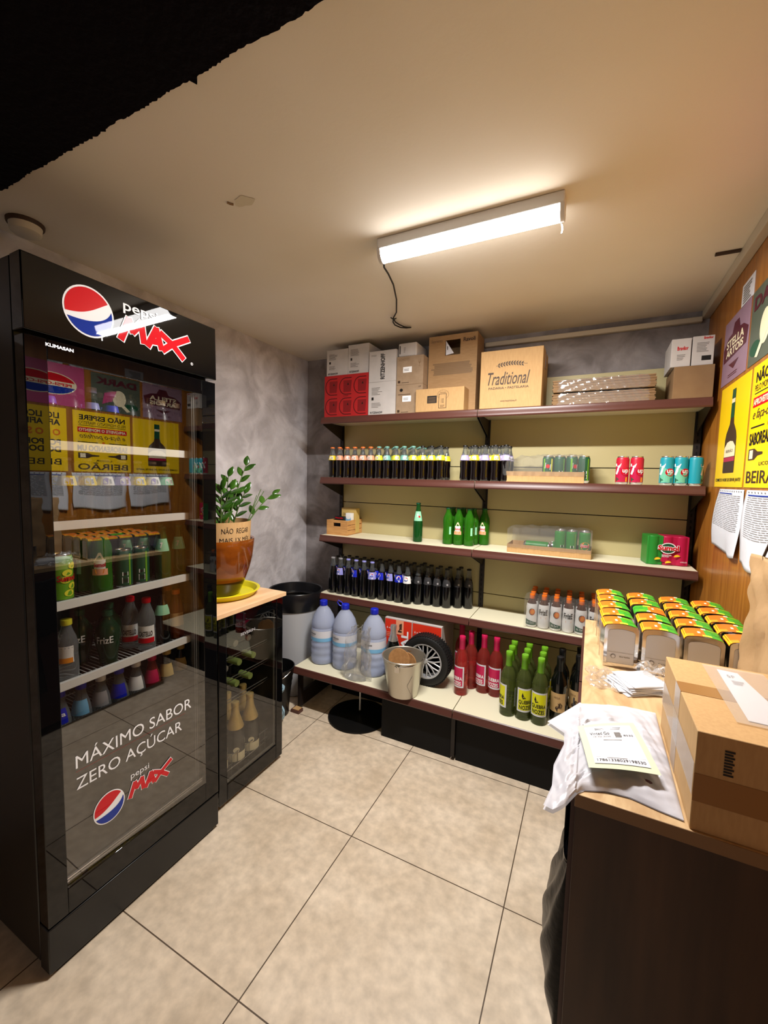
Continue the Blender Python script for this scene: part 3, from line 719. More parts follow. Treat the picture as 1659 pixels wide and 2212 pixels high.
# wooden crate with packets
t = thing('wooden_crate', 'small pale wooden crate with an oval handle hole holding packets', 'crate', (-1.487, 2.395, 1.065), .02)
w, d, h, T = .156, .20, .098, .007
for sy in (-1, 1):
    y0, y1 = (-d/2, -d/2+T) if sy < 0 else (d/2-T, d/2)
    m = MB().box(-w/2, w/2, y0, y1, 0, h*.58, 'pine').box(-w/2, w/2, y0, y1, h*.82, h, 'pine').box(-w/2, -.028, y0, y1, h*.58, h*.82, 'pine').box(.028, w/2, y0, y1, h*.58, h*.82, 'pine')
    place('end_panel', m, t)
for sx in (-1, 1):
    x0, x1 = (-w/2, -w/2+T) if sx < 0 else (w/2-T, w/2)
    for k in range(3): place('side_slat', MB().box(x0, x1, -d/2+T, d/2-T, .001+k*.033, .031+k*.033, 'pine'), t, bevel=.001)
place('base', MB().box(-w/2+T, w/2-T, -d/2+T, d/2-T, 0, T, 'pine'), t)
m = MB(); f = face_right(w/2, 0, 0); m.quad(f, .01, .045, .05, .052, 'print_brown'); m.disc(f, .03, .07, .010, .008, 'print_brown'); m.lines(f, .005, .02, .05, .02, 3, 'print_brown'); place('burned_mark', m, t)
def packet(label, x, y, z, w, d, h, k, dec=None, rz=0):
    t = thing('packet', label, 'packet', (x, y, z), rz); place('carton', MB().box(-w/2, w/2, -d/2, d/2, 0, h, k), t, bevel=.001)
    if dec: q = MB(); dec(q, face_front(-w/2, -d/2, 0), w, h); place('printing', q, t)
packet('mustard yellow packet standing in the wooden crate', -1.463, 2.43, 1.0725, .112, .05, .165, 'c_gold', lambda q, f, w, h: (q.text('CHA', f, w*.1, h*.7, w*.3, h*.1, 'print_brown'), q.lines(f, w*.1, h*.5, w*.6, h*.15, 3, 'print_brown')))
packet('white and pale blue tea packet standing in the wooden crate', -1.438, 2.378, 1.0725, .042, .035, .135, 'c_white', lambda q, f, w, h: (q.quad(f, .001, .0, w-.001, h*.80, 'c_skyblue'), q.disc(f, w/2, h*.80, w*.45, h*.1, 'c_white', .0012)))
packet('black packet with red lettering lying across the wooden crate', -1.498, 2.36, 1.0725, .078, .03, .112, 'c_black', lambda q, f, w, h: q.text('Nescafe', f, w*.1, h*.86, w*.8, h*.09, 'print_red', bold=.03), -.1)

# cans
def can_mesh(h=.132, r=.0275, k='c_green', deco=None, seg=24):
    m = MB()
    m.lathe([(0, .004), (r*.72, .003), (r*.82, 0), (r*.97, .006), (r, .012)], 'aluminium', seg)
    m.lathe([(r, .012), (r, h-.014), (r*.985, h-.012), (r*.88, h-.005)], k, seg)
    m.lathe([(r*.88, h-.005), (r*.90, h-.001), (r*.88, h), (r*.82, h-.001), (r*.8, h-.004), (0, h-.004)], 'aluminium', seg)
    if deco: deco(m, lambda a, b, c=0.: Vector(((r+c)*math.cos(-PI/2+a/r), (r+c)*math.sin(-PI/2+a/r), b)))
    return m
def pull_tab(h): return MB().lathe([(0, h-.003), (.009, h-.003), (.009, h-.0015), (0, h-.0015)], 'aluminium', 12, c=(0, -.004, 0)).mesh('pull_tab')
def dec_up(bg2, acc):
    def f_(m, f):
        m.poly(f, [(-.026, .012), (.028, .012), (.028, .062), (-.026, .075)], bg2, .0006) if False else None
        n = 8
        for i in range(n):
            a0 = -.030+.060*i/n; a1 = a0+.060/n
            m.poly(f, [(a0, .014), (a1, .014), (a1, .088-.5*(a1+.03)), (a0, .088-.5*(a0+.03))], bg2, .0006)
        m.poly(f, [(-.028, .014), (-.002, .014), (-.016, .026), (-.028, .036)], 'c_darkgreen', .0012)
        m.poly(f, [(.012, .014), (.020, .014), (.020, .036), (.012, .034)], acc, .0012)
        m.text('7', f, -.034, .046, .027, .052, 'c_white', .0016, .05)
        m.disc(f, .010, .060, .018, .017, 'print_red', .002); m.text('up', f, -.002, .050, .024, .021, 'c_white', .0026, .02)
    return f_
canP = {'red': can_mesh(.132, .0275, 'c_canred', dec_up('c_crimson', 'c_orangeflesh')).mesh('can_body'), 'teal': can_mesh(.132, .0275, 'c_turquoise', dec_up('c_seafoam', 'c_turquoise')).mesh('can_body')}
tab = pull_tab(.132)
for i, x in enumerate((.121, .180)):
    kit('soda_can', 'crimson soda can with a green and orange fruit print, %s of the pair' % ('left', 'right')[i], 'can', (x, 2.29, 1.44), [('can_body', canP['red'], [('pull_tab', tab)])], rotz=.05+.1*i)
for i, x in enumerate((.297, .350, .4035)):
    kit('soda_can', ['teal soda can, left of three near the wooden wall', 'teal soda can, middle of three near the wooden wall', 'teal soda can nearest the wooden wall, side text turned out'][i], 'can',
        (x if i < 2 else .4045, 2.285, 1.44), [('can_body', canP['teal'], [('pull_tab', tab)])], rotz=(0, .15, 1.7)[i])
def dec_guarana(m, f):
    m.quad(f, -.020, .012, -.012, .118, 'c_lime', .0006); m.quad(f, .018, .012, .025, .118, 'c_lemon', .0006)
    m.poly(f, [(-.012, .07), (.014, .062), (.016, .09), (-.010, .098)], 'c_white', .001); m.disc(f, .002, .080, .009, .010, 'print_red', .0016)
    m.text('guarana', f, -.013, .035, .028, .012, 'c_white', .001)
def dec_barcode(m, f):
    m.quad(f, -.009, .020, .010, .040, 'c_white', .0006); m.quad(f, -.008, .045, .009, .058, 'c_white', .0006); m.disc(f, 0, .0515, .004, .004, 'print_black', .001)
    for i in range(6): m.quad(f, -.007+i*.0028, .023, -.0058+i*.0028, .037, 'print_black', .001)
    m.quad(f, .012, .012, .018, .118, 'c_lime', .0006)
g1 = can_mesh(.132, .0265, 'c_darkgreen', dec_guarana).mesh('can'); g2 = can_mesh(.132, .0265, 'c_darkgreen', dec_barcode).mesh('can'); g3 = can_mesh(.132, .0265, 'c_sumolgreen', dec_barcode).mesh('can')
def tray_pack(label, x0, x1, y0, z0, th, h, cans, lying=None, peak=0.):
    w = x1-x0; d = .165
    t = thing('can_tray', label, 'multipack', ((x0+x1)/2, y0+d/2, z0))
    m = MB(); T = .003
    m.box(-w/2, w/2, -d/2, d/2, 0, T, 'cardboard_light').box(-w/2, w/2, -d/2, -d/2+T, T, th, 'cardboard_light').box(-w/2, w/2, d/2-T, d/2, T, th, 'cardboard_light')
    m.box(-w/2, -w/2+T, -d/2+T, d/2-T, T, th, 'cardboard_light').box(w/2-T, w/2, -d/2+T, d/2-T, T, th, 'cardboard_light')
    place('cardboard_tray', m, t, bevel=.0008)
    for (me, x, y, rz) in cans: place('can', me, t, loc=(x, y, T), rotz=rz)
    for (me, x, y, rz) in (lying or []):
        o = place('can', me, t, loc=(x, y, T+.0275)); o.rotation_euler = (PI/2, 0, rz)
    def film(u, v):   # from tray front edge over the top to the back
        x = (u-.5)*(w+.002); s = v*3
        slump = 1-.14*math.exp(-((u-.16)/.10)**2)*peak-(.06*math.sin(u*22)*peak)*(u < .45)
        H = h*slump
        if s < 1: y, z = -d/2-.0012, th*.6+(H-th*.6)*s
        elif s < 2: y, z = -d/2+d*(s-1), H
        else: y, z = d/2+.0012, H-(H-th*.6)*(s-2)
        n = .0022*math.sin(u*41+s*5)+.0016*math.sin(u*97-s*9)
        if u < .03 or u > .97: z = min(z, H*.92)
        return (x, y-abs(n) if s < 1 else y, z+n*(1 <= s <= 2))
    place('shrink_film', MB().grid(film, 50, 15, 'film_pack'), t)
    return t
cs = []
for i in range(4):
    for j in range(3): cs.append(((g1, g2, g1, g2)[i] if j == 0 else g1, .028+i*.0555-.005, -.052+j*.054, (0, .3, .6, .2)[i]))
tray_pack('half empty film-wrapped tray of green soda cans next to the small bottles', -.428, -.040, 2.262, 1.44, .056, .141, cs, peak=1.)
s1 = can_mesh(.132, .0265, 'c_sumolgreen', lambda m, f: (m.disc(f, 0, .06, .022, .02, 'c_orangeflesh', .0008), m.text('Sumol', f, -.022, .052, .044, .02, 'c_white', .0016, .09), m.text('Sumol', f, -.021, .053, .042, .018, 'print_red', .0022, .03))).mesh('can')
cs = [(g3, .055, -.05, .5), (g3, .109, -.05, .2), (s1, .170, -.05, .1), (g3, .109, .005, 0), (g3, .170, .005, 0), (g3, .055, .005, 0)]
tray_pack('film-wrapped open tray with green juice cans standing at its right end', -.394, .012, 2.285, 1.065, .045, .141, cs, [(g3, -.13, .03, PI/2-.1), (g3, .0, .06, PI/2+.15)], peak=.4)
# six-pack in printed sleeve
t = thing('can_sixpack', 'green and crimson printed six-pack of juice cans at the right end of the shelf', 'multipack', (.325, 2.385, 1.065), .16)
def lobes(u0, u1, k, name, z1=.138):
    m = MB(); r = .0285; pts = []
    W_ = .171
    def edge(x):  # bulging outline across three lobes
        q = (x+W_/2) % .057-.0285; return .0285+.0285*math.sqrt(max(0, 1-(q/.0285)**2))*.999 if True else 0
    N = 30
    xs_ = [u0+(u1-u0)*i/N for i in range(N+1)]
    front = [(x, -max(edge(x)*.95, .048)) for x in xs_]; back = [(x, max(edge(x)*.95, .048)) for x in xs_][::-1]
    m.prism(front+back, face_up(0, 0, 0), .001, z1, k, True); return place(name, m, t, bevel=.004)
lobes(-.0855, -.020, 'c_sumolgreen', 'green_sleeve'); lobes(-.020, .0855, 'c_crimson', 'crimson_sleeve')
m = MB(); f = face_front(0, -.0565, 0)
m.poly(f, [(-.030, .02), (.0, .012), (.0, .10), (-.012, .10)], 'c_crimson', .0004)
m.disc(f, -.002, .082, .034, .026, 'c_white', .0010); m.disc(f, -.002, .082, .029, .022, 'c_darkgreen', .0014)
m.text('Sumol', f, -.045, .070, .088, .028, 'c_white', .0020, .10); m.text('Sumol', f, -.043, .072, .084, .024, 'print_red', .0028, .035)
for a, b in ((-.042, .028), (.002, .014), (.036, .045)):
    m.disc(f, a, b, .013, .010, 'c_orangeflesh', .0018, t0=.2, t1=3.5); m.disc(f, a, b, .010, .007, 'c_yellow', .0022, t0=.2, t1=3.5)
m.text('MARACUJA\nFRUTOS', f, -.026, .040, .040, .012, 'c_white', .0018, .02); m.text('LATAS 6X33', f, .05, .018, .026, .006, 'c_white', .003)
place('printing', m, t)
# orange-cap drink pack
def frize_pack():
    t = thing('bottle_multipack', 'film-wrapped pack of small orange-capped sparkling drink bottles on the right bay', 'multipack', (-.107, 2.385, .68), .03)
    P = [(0, .002), (.02, 0), (.0265, .004), (.0285, .015), (.0285, .05), (.0260, .085), (.0275, .100), (.0240, .125), (.0140, .146), (.0120, .150), (.0120, .158)]
    def bm(kind):
        m = MB().lathe(P, 'c_white', 18, k2='frize_brown', zs=.118)
        f = lwrap(P, .06, -PI/2, 0)
        if kind: 
            m.text('FrizE', f, -.022, .074, .044, .028, 'print_black', .0014, .02); m.lines(f, -.012, .055, .03, .010, 2, 'c_peach', .0012)
        else:
            m.disc(f, .004, .084, .016, .018, 'c_darkgreen', .0008); m.disc(f, .006, .084, .014, .016, 'c_darkorange', .0012); m.disc(f, .006, .084, .009, .011, 'c_orangeflesh', .0016)
            m.poly(f, [(-.030, .020), (.030, .012), (.030, .034), (-.030, .052)], 'c_darkgreen', .0010) if False else None
            for i in range(6):
                a = -.030+i*.010; m.poly(f, [(a, .014), (a+.010, .014), (a+.010, .043-.0025*(i+1)), (a, .043-.0025*i)], 'c_darkgreen', .0009)
            m.text('0% Zero', f, -.020, .022, .034, .010, 'c_white', .0016)
        return m.mesh('bottle')
    A, B = bm(0), bm(1); cap = cyl_cap(.150, .174, .0125, 'c_darkorange')
    for i in range(6):
        for j in range(4):
            b = place('bottle', (A, B)[i % 2], t, loc=(-.148+i*.0592, -.088+j*.058, 0)); place('cap', cap, b)
    def film(u, v):
        x = (u-.5)*.366; s = v*3; H = .158+.010*abs(math.sin(u*6*PI)); d = .122
        if s < 1: y, z = -d, .004+(H-.02)*s
        elif s < 2: y, z = -d+2*d*(s-1), H
        else: y, z = d, H-(H-.004)*(s-2)
        return (x, y-.002*math.sin(u*31+s*7), z)
    place('shrink_film', MB().grid(film, 48, 15, 'film_pack'), t)
frize_pack()

# ------------------------------------------------------------------ bottom shelf
def jug(label, x, y, rz=0, handle=True):
    P = [(0, .006), (.05, 0), (.066, .004), (.074, .016), (.075, .045), (.0715, .055), (.075, .066), (.075, .090), (.0715, .100), (.075, .111), (.075, .130), (.072, .138), (.0745, .148), (.0745, .222),
         (.072, .228), (.0745, .236), (.073, .262), (.062, .300), (.040, .338), (.022, .358), (.020, .372)]
    t = thing('water_jug', label, 'water jug', (x, y, .28), rz)
    m = cached('jugb', lambda: MB().lathe(P, 'pet_blue', 32).mesh('body')); place('body', m, t)
    q = MB(); wraplabel(q, P, .150, .215, -PI/2-1.7, -PI/2+1.7, 'paper_flat', .001, 24)
    wraplabel(q, P, .150, .172, -PI/2-1.7, -PI/2+1.7, 'c_skyblue', .0016, 24); f = lwrap(P, .19, -PI/2-.35, .15)
    q.text('continente', f, -.035, .043, .05, .009, 'print_black', .003, .02); q.text('agua 6L', f, -.03, .032, .028, .007, 'print_grey', .003); place('label', q, t)
    place('cap', MB().lathe([(.024, .362), (.025, .364), (.024, .390), (.021, .393), (0, .393)], 'c_royal', 20), t)
    if handle: place('carry_handle', MB().tube([(-.018, 0, .372), (-.04, 0, .380), (-.052, -.002, .398), (-.045, -.002, .410), (-.028, 0, .402), (-.010, 0, .386)], .0035, 'c_royal', 6), t)
jug('blue-capped water jug at the left end of the bottom shelf', -1.470, 2.135, .1, False)
jug('water jug with a raised blue carry handle, second on the bottom shelf', -1.312, 2.138, .2)
jug('third water jug half hidden behind the crumpled clear bag', -1.115, 2.146, .5, False)
def clear_bag():
    t = thing('plastic_bag', 'crumpled empty clear plastic bag standing in front of the third water jug', 'bag', (-1.172, 2.030, .28))
    rd = random.Random(2)
    def f_(u, v):
        a = 2*PI*u; z = .004+.30*v
        r = (.072+.012*math.sin(3*a+1.3*v*4)+.008*math.sin(7*a-5*v)+.005*math.sin(13*a+11*v))*(1-.42*v**2.2)+.006*math.sin(9*v*2+a*2)
        return (r*1.15*math.cos(a)+.045*v*v, r*.46*math.sin(a), z+.02*math.sin(2*a+1)*v)
    place('film', MB().grid(f_, 56, 22, 'film'), t)
    place('folded_base', MB().lathe([(0, .001), (.06, .001), (.072, .004), (.07, .009), (.05, .006), (0, .005)], 'film', 28, wob=lambda t, z: 1/math.sqrt(math.cos(t)**2+(math.sin(t)/.55)**2)), t)
    q = MB()
    for k in range(4):
        a = k*1.4; q.tube([(.05*math.cos(a)+.02, .02*math.sin(a), .27), (.06*math.cos(a+.3)+.03, .02*math.sin(a+.3), .30), (.03*math.cos(a+.5)+.045, .015*math.sin(a+.5), .32)], .003, 'film')
    place('crumpled_top', q, t)
clear_bag()
kit('champagne_bottle', 'dark sparkling wine bottle with a silver foil neck beside the metal bucket', 'bottle', (-.992, 2.155, .28),
    [('glass_body', MB().lathe(P_CHAMP, 'dark_glass', 24).mesh('glass_body')),
     ('foil', MB().lathe([(.0295, .222), (.0300, .224), (.0190, .257), (.0165, .285), (.0185, .30), (.0175, .312), (0, .314)], 'foil_silver', 24).mesh('foil')),
     ('label', (lambda m: (wraplabel(m, P_CHAMP, .03, .12, -PI/2-2.1, -PI/2-.9, 'paper_flat'), m.mesh('label'))[1])(MB()))])
def real_box(label, x0, x1, first):
    w = x1-x0; h = .325; d = .235
    t = thing('wine_carton', label, 'box', ((x0+x1)/2, 2.225+d/2, .28), 0, 'red wine cartons behind the tyre')
    place('carton', MB().box(-w/2, w/2, -d/2+.001, d/2, 0, h, 'cardboard_white'), t, bevel=.001)
    q = MB(); f = face_front(-w/2, -d/2, 0); q.quad(f, .002, .002, w-.002, h-.006, 'red_carton', .0)
    q.text('REAL', f, w*.62, h*.18, h*.62, w*.26, 'print_white', .0014, .03, rot=90); q.text('6 x 750ml', f, w*.08, h*.80, w*.4, h*.04, 'print_white', .0014)
    q.lines(f, w*.08, h*.66, w*.42, h*.09, 3, 'c_peach', .0012)
    if first: q.quad(f, w*.42, h*.72, w*.70, h*.985, 'c_peach', .0018); q.text('ha', f, w*.50, h*.76, h*.17, w*.14, 'print_brown', .0026, .05, rot=90)
    place('printing', q, t)
real_box('red carton with vertical white lettering and a taped patch, left of two', -1.082, -.905, True)
real_box('red carton with vertical white lettering, right of two, behind the tyre', -.903, -.722, False)
def tyre():
    t = thing('toy_tyre', 'small car tyre with a silver multi-spoke rim standing behind the metal bucket', 'tyre', (-.790, 2.1805, .28), 0)
    R = .142; m = MB(); c = (0, 0, R)
    prof = [(.098, -.036), (.104, -.040), (.125, -.042), (.136, -.038), (.141, -.030), (.142, -.010), (.142, .010), (.141, .030), (.136, .038), (.125, .042), (.104, .040), (.098, .036)]
    m.lathe(prof, 'rubber', 64, c=c, ax='Y', open_=True)
    for k in range(60):
        a = 2*PI*k/60
        ca, sa = math.cos(a), math.sin(a)
        for s_, y0, y1 in ((0, -.036, -.004), (.5, .004, .036)):
            a_ = a+s_*2*PI/60; p = []
            for dr, da in ((.1405, -.032), (.1445, -.030), (.1445, .030), (.1405, .032)):
                for y in (y0, y1): p.append((dr*math.cos(a_+da), y, R+dr*math.sin(a_+da)))
            m.add(p, [(0, 1, 3, 2), (2, 3, 5, 4), (4, 5, 7, 6), (0, 2, 4, 6), (1, 7, 5, 3)], 'rubber')
    tr = place('tyre', m, t)
    q = MB().lathe([(.100, -.034), (.101, -.037), (.096, -.038), (.090, -.034), (.088, -.026), (.088, .030)], 'rim_silver', 48, c=c, ax='Y', open_=True)
    place('rim', q, t)
    q = MB()
    for k in range(10):
        a = 2*PI*k/10
        for s_ in (-.11, .11):
            q.tube([(.014*math.cos(a), -.026, R+.014*math.sin(a)), (.055*math.cos(a+s_*.6), -.030, R+.055*math.sin(a+s_*.6)), (.093*math.cos(a+s_*1.6), -.032, R+.093*math.sin(a+s_*1.6))], .0040, 'rim_silver', 6)
    q.lathe([(0, -.034), (.014, -.033), (.016, -.028), (.016, -.02)], 'rim_silver', 16, c=c, ax='Y')
    place('spokes', q, t)
    place('rim_well', MB().lathe([(.090, .02), (0, .02)], 'black_matte', 32, c=c, ax='Y'), t)
tyre()
def bucket():
    t = thing('metal_bucket', 'shiny metal ice bucket at the shelf front holding round cork mats', 'bucket', (-.862, 2.016, .28), .12)
    P = [(0, .001), (.076, .001), (.080, .004), (.083, .02), (.112, .195), (.115, .203), (.119, .207), (.120, .212), (.117, .215), (.113, .212)]
    place('bucket_body', MB().lathe(P+[(.110, .20), (.080, .02), (.077, .006), (0, .005)], 'steel_brushed', 48), t)
    q = MB()
    for s_ in (-1, 1):
        q.box(s_*.015-.0125+(-.015*s_), s_*.015+.0125+(-.015*s_), -.118-.004, -.112, .165, .195, 'chrome') if s_ < 0 else q.box(-.012, .012, .108, .118, .165, .195, 'chrome')
    place('handle_lug', q, t)
    q = MB().tube([(.112*math.sin(a), -.119*math.cos(a), .196+.022*math.sin(a)*0+.018*(1-abs(math.cos(a)))) for a in [PI*i/16 for i in range(17)]], .0028, 'chrome')
    q.tube([(-.005, -.124, .192), (-.008, -.128, .200), (0, -.130, .206), (.008, -.128, .200), (.005, -.124, .190)], .0028, 'chrome'); place('bail_handle', q, t)
    place('engraving', MB().tube([(math.sin(a)*r, -math.cos(a)*r, z) for a, z, r in ((.75, .14, .1043), (.5, .085, .0952), (.78, .035, .0868))], .0008, 'print_grey', 5), t)
bucket()
for (x, y, z, rx, rz, R, l) in ((-.888, 2.006, .402, .35, .15, .060, 'larger round cork mat leaning in the metal bucket, on the left'), (-.845, 2.031, .398, .50, -.15, .052, 'smaller round cork mat leaning in the metal bucket, on the right')):
    o = place('cork_mat', MB().lathe([(0, -.003), (R-.001, -.003), (R, -.002), (R, .002), (R-.001, .003), (0, .003)], 'cork', 32, c=(0, 0, R), ax='Y'), None, loc=(x, y, z)); o.rotation_euler = (rx*.6-.35, 0, rz)
    tag(o, l, 'mat')

def wine(kind, rot=0, back=False):
    gk, capk = {'rose': ('rose_glass', 'c_pink'), 'white': ('olive_glass', 'c_lime'), 'red': ('dark_glass', 'c_black')}[kind]
    b = bodym('wine', P_WINE, gk, seg=28)
    cp = cached(('wc', kind), lambda: MB().lathe([(.0158, .244), (.0162, .246), (.0158, .292), (.0164, .293), (.0160, .300), (.0164, .301), (.0164, .318), (.0150, .320), (0, .320)], capk, 22).mesh('capsule'))
    def L():
        m = MB(); ang = -PI/2
        f = lwrap(P_WINE, .1, ang, .045)
        if kind == 'red':
            wraplabel(m, P_WINE, .055, .150, ang-1.2, ang+.9, 'c_kraft'); m.text('VEGIA', f, -.024, .078, .03, .009, 'print_dim', .0014)
            P = [(-.004, .012), (-.002, .03), (.010, .040), (.006, .052), (-.004, .056), (.002, .048), (-.012, .038), (-.014, .03)]
            m.poly(f, P, 'print_brown', .0014)
            m.tube([f(-.014, .030, .002), f(.012, .036, .002), f(.016, .048, .002), f(.006, .058, .002), f(.002, .052, .002)], .0018, 'print_brown', 5)
        else:
            wraplabel(m, P_WINE, .045, .162, ang-1.15, ang+1.15, 'paper_flat', .0006)
            k = 'c_pink' if kind == 'rose' else 'c_labelyellow'
            wraplabel(m, P_WINE, .054, .154, ang-.95, ang+.95, k, .0011)
            tk = 'print_white' if kind == 'rose' else 'print_black'
            m.text('QUEBRA', f, -.033, .038, .066, .022, tk, .0022, .02); m.text('NOZES', f, -.030, .013, .058, .021, tk, .0022, .02)
            if kind == 'white': m.poly(f, [(-.014, .066), (.0, .070), (-.010, .080), (-.016, .098), (-.020, .080)], 'print_black', .0022)
            else: m.poly(f, [(-.018, .066), (.004, .064), (.016, .090), (-.020, .098)], 'c_crimson', .0018)
            # narrow back label
            wraplabel(m, P_WINE, .05, .145, ang+2.35, ang+2.95, 'c_white')
            f2 = lwrap(P_WINE, .1, ang+2.65, .05)
            for i in range(7): m.quad(f2, -.008, .03+i*.008, .008, .033+i*.008, 'print_grey', .0012)
            m.quad(f2, -.008, .006, .008, .020, 'print_black', .0012)
        return m.mesh('label')
    return [('glass_body', b), ('capsule', cp), ('label', cached(('wl', kind), L))]
for x, y, rz, l in ((-.585, 2.172, -.5, 'ros\u00e9 wine bottle nearest the tyre'), (-.560, 2.268, 3.3, 'ros\u00e9 wine bottle standing behind, its white back label turned out'),
                 (-.484, 2.254, -.6, 'ros\u00e9 wine bottle, second from the right of the pink-capped ones'), (-.415, 2.246, -.2, 'ros\u00e9 wine bottle beside the green-capped wines'),
                 (-.640, 2.36, 0, 'ros\u00e9 wine bottle in deep shadow behind the others')):
    kit('wine_bottle', 'pink-capped '+l, 'bottle', (x, y, .28), wine('rose'), rz, 'pink-capped ros\u00e9 wine bottles')
for r in range(3):
    for c in range(3):
        rz = {(0, 0): -1.15, (0, 1): .45, (0, 2): .0}.get((r, c), .3*c)
        kit('wine_bottle', 'green-capped white wine bottle with yellow label, %s, %s' % (ROWS[r], ('left', 'middle', 'right')[c]), 'bottle', (-.323+c*.0755, 2.090+r*.078+(-.006 if c == 2 else 0), .28), wine('white'), rz, 'green-capped white wine bottles')
for x, y, rz, l in ((-.092, 2.150, .1, 'front left of four'), (-.089, 2.262, .2, 'rear left of four'), (-.010, 2.215, -.3, 'front right of four, by the counter'), (-.008, 2.32, 0, 'rear right of four')):
    kit('wine_bottle', 'black red-wine bottle with a kraft label, '+l, 'bottle', (x, y, .28), wine('red'), rz, 'black red-wine bottles')

# under the shelf and in the corner
t = thing('table_base', 'round black table base with a thin rod lying under the left bay', 'table base', (-1.195, 2.115, 0))
place('plate', MB().lathe([(0, 0), (.178, 0), (.182, .004), (.180, .009), (.10, .013), (.02, .016), (0, .016)], 'black_satin', 64), t)
place('rod', MB().tube([(-.0, .02, .014), (.0, .02, .10), (.0, .02, .185)], .005, 'white_plastic'), t)
place('rod_nut', MB().lathe([(.012, .014), (.012, .026), (.006, .03), (0, .03)], 'black_satin', 6, c=(0, .02, 0)), t)
t = thing('waste_bin', 'tall grey waste bin with a deep black rim in the corner left of the shelving', 'bin', (-1.742, 2.20, 0))
place('bin_body', MB().lathe([(0, .001), (.115, .001), (.120, .006), (.160, .56), (.160, .60), (.155, .60), (.115, .01), (0, .008)], 'bin_grey', 48), t)
place('rim', MB().lathe([(.165, .575), (.170, .58), (.178, .640), (.180, .690), (.176, .696), (.168, .692), (.160, .64), (.152, .60), (.150, .58)], 'bin_black', 48, open_=True), t)
place('inner_ring', MB().lathe([(.160, .632), (.158, .637), (.140, .634), (.138, .628)], 'bin_black', 48, open_=True), t)
t = thing('mop_bucket', 'small dark ribbed bucket with a wire handle on the floor beside the wine cooler', 'bucket', (-1.655, 1.905, 0))
P = [(0, .001), (.075, .001), (.08, .006)]+[(.082+.0022*k+(.003 if k % 2 else 0), .10+.016*k) for k in range(9)]+[(.106, .25), (.110, .29), (.113, .296), (.108, .298), (.100, .25), (.078, .012), (0, .01)]
place('bucket_body', MB().lathe(P, 'black_satin', 40), t)
place('handle', MB().tube([(.112*math.cos(a), .112*math.sin(a), .285-.06*math.sin(a)*.0-.05*abs(math.sin(a))) for a in [-PI+PI*i/14 for i in range(15)]], .0025, 'chrome'), t)
tag(place('cleaning_cloth', MB().grid(lambda u, v: (-1.575+.03*math.sin(7*v+u*3)+.045*(u-.5)*(1+v*.6), 1.845-.07*(u-.5)-.012*math.sin(u*25), .215-.19*v+.01*math.sin(u*9)), 24, 18, 'cloth_blue'), solid=.004),
    'pale blue grey mop cloth hanging at the side of the small dark bucket', 'cloth')

# ------------------------------------------------------------------ drinks fridge
FX = -1.29
def globe_logo(m, f, a, b, ra, rb, c=.001):
    m.disc(f, a, b, ra, rb, 'gloss_white', c, 40)
    ra *= .93; rb *= .93
    def arc(t0, t1, n=18): return [(a+ra*math.cos(t0+(t1-t0)*i/n), b+rb*math.sin(t0+(t1-t0)*i/n)) for i in range(n+1)]
    def curve(p0, p1, p2, p3, n=14):
        return [tuple((1-t)**3*p0[k]+3*(1-t)**2*t*p1[k]+3*(1-t)*t*t*p2[k]+t**3*p3[k] for k in (0, 1)) for t in [i/n for i in range(n+1)]]
    def pt(t, s=1.): return (a+ra*s*math.cos(t), b+rb*s*math.sin(t))
    # red cap
    r0, r1 = pt(.62), pt(PI+.22)
    top = arc(.62, PI+.22); low = curve(r1, (a-ra*.1, b-rb*.18), (a+ra*.25, b+rb*.22), r0)[1:-1]
    m.poly(f, top+low, 'gloss_red', c+.0006)
    # blue bowl
    b0, b1 = pt(PI+.42), pt(2*PI+.28)
    bot = arc(PI+.42, 2*PI+.28)
    up = curve(b1, (a+ra*.75, b-rb*.28), (a+ra*.05, b-rb*.48), b0)[1:-1]
    m.poly(f, bot+up, 'gloss_blue', c+.0006)
MAXP = [(0, 0), (.10, .62), (.17, .95), (.20, .60), (.30, .74), (.36, .98), (.42, .58), (.50, .70), (.56, .92), (.62, .60), (.66, .72), (.80, .74), (1.0, .98), (.86, .52), (.97, -.02), (.80, .28), (.72, .10), (.64, .24),
        (.55, .06), (.52, .28), (.44, .10), (.38, .22), (.30, .12), (.26, .38), (.20, .14), (.16, .36), (.12, .02)]
def maxword(m, f, a, b, w, h, c=.001, red='gloss_red'):
    """slanted jagged three-letter word: white outline under red strokes"""
    st = [  # letter strokes in unit box (M, A, X), each a polyline
        [(.03, .10), (.14, .84), (.19, .46), (.31, .86), (.34, .20)], [(.40, .14), (.53, .84), (.60, .16)], [(.45, .34), (.58, .38)], [(.60, .74), (.77, .48), (.95, .04)], [(.63, .14), (.77, .46), (1.04, .88)]]
    for wd, k, cc in ((.128, 'gloss_white', c), (.094, red, c+.0009)):
        for s_ in st:
            for (p, q) in zip(s_, s_[1:]):
                cc += .00006
                P = Vector((a+p[0]*w, b+p[1]*h)); Q = Vector((a+q[0]*w, b+q[1]*h)); d = (Q-P).normalized(); n = Vector((-d.y, d.x))*wd*h*1.25
                e = d*(wd*h*.7)
                m.poly(f, [tuple(P-e-n), tuple(Q+e-n), tuple(Q+e+n), tuple(P-e+n)], k, cc)
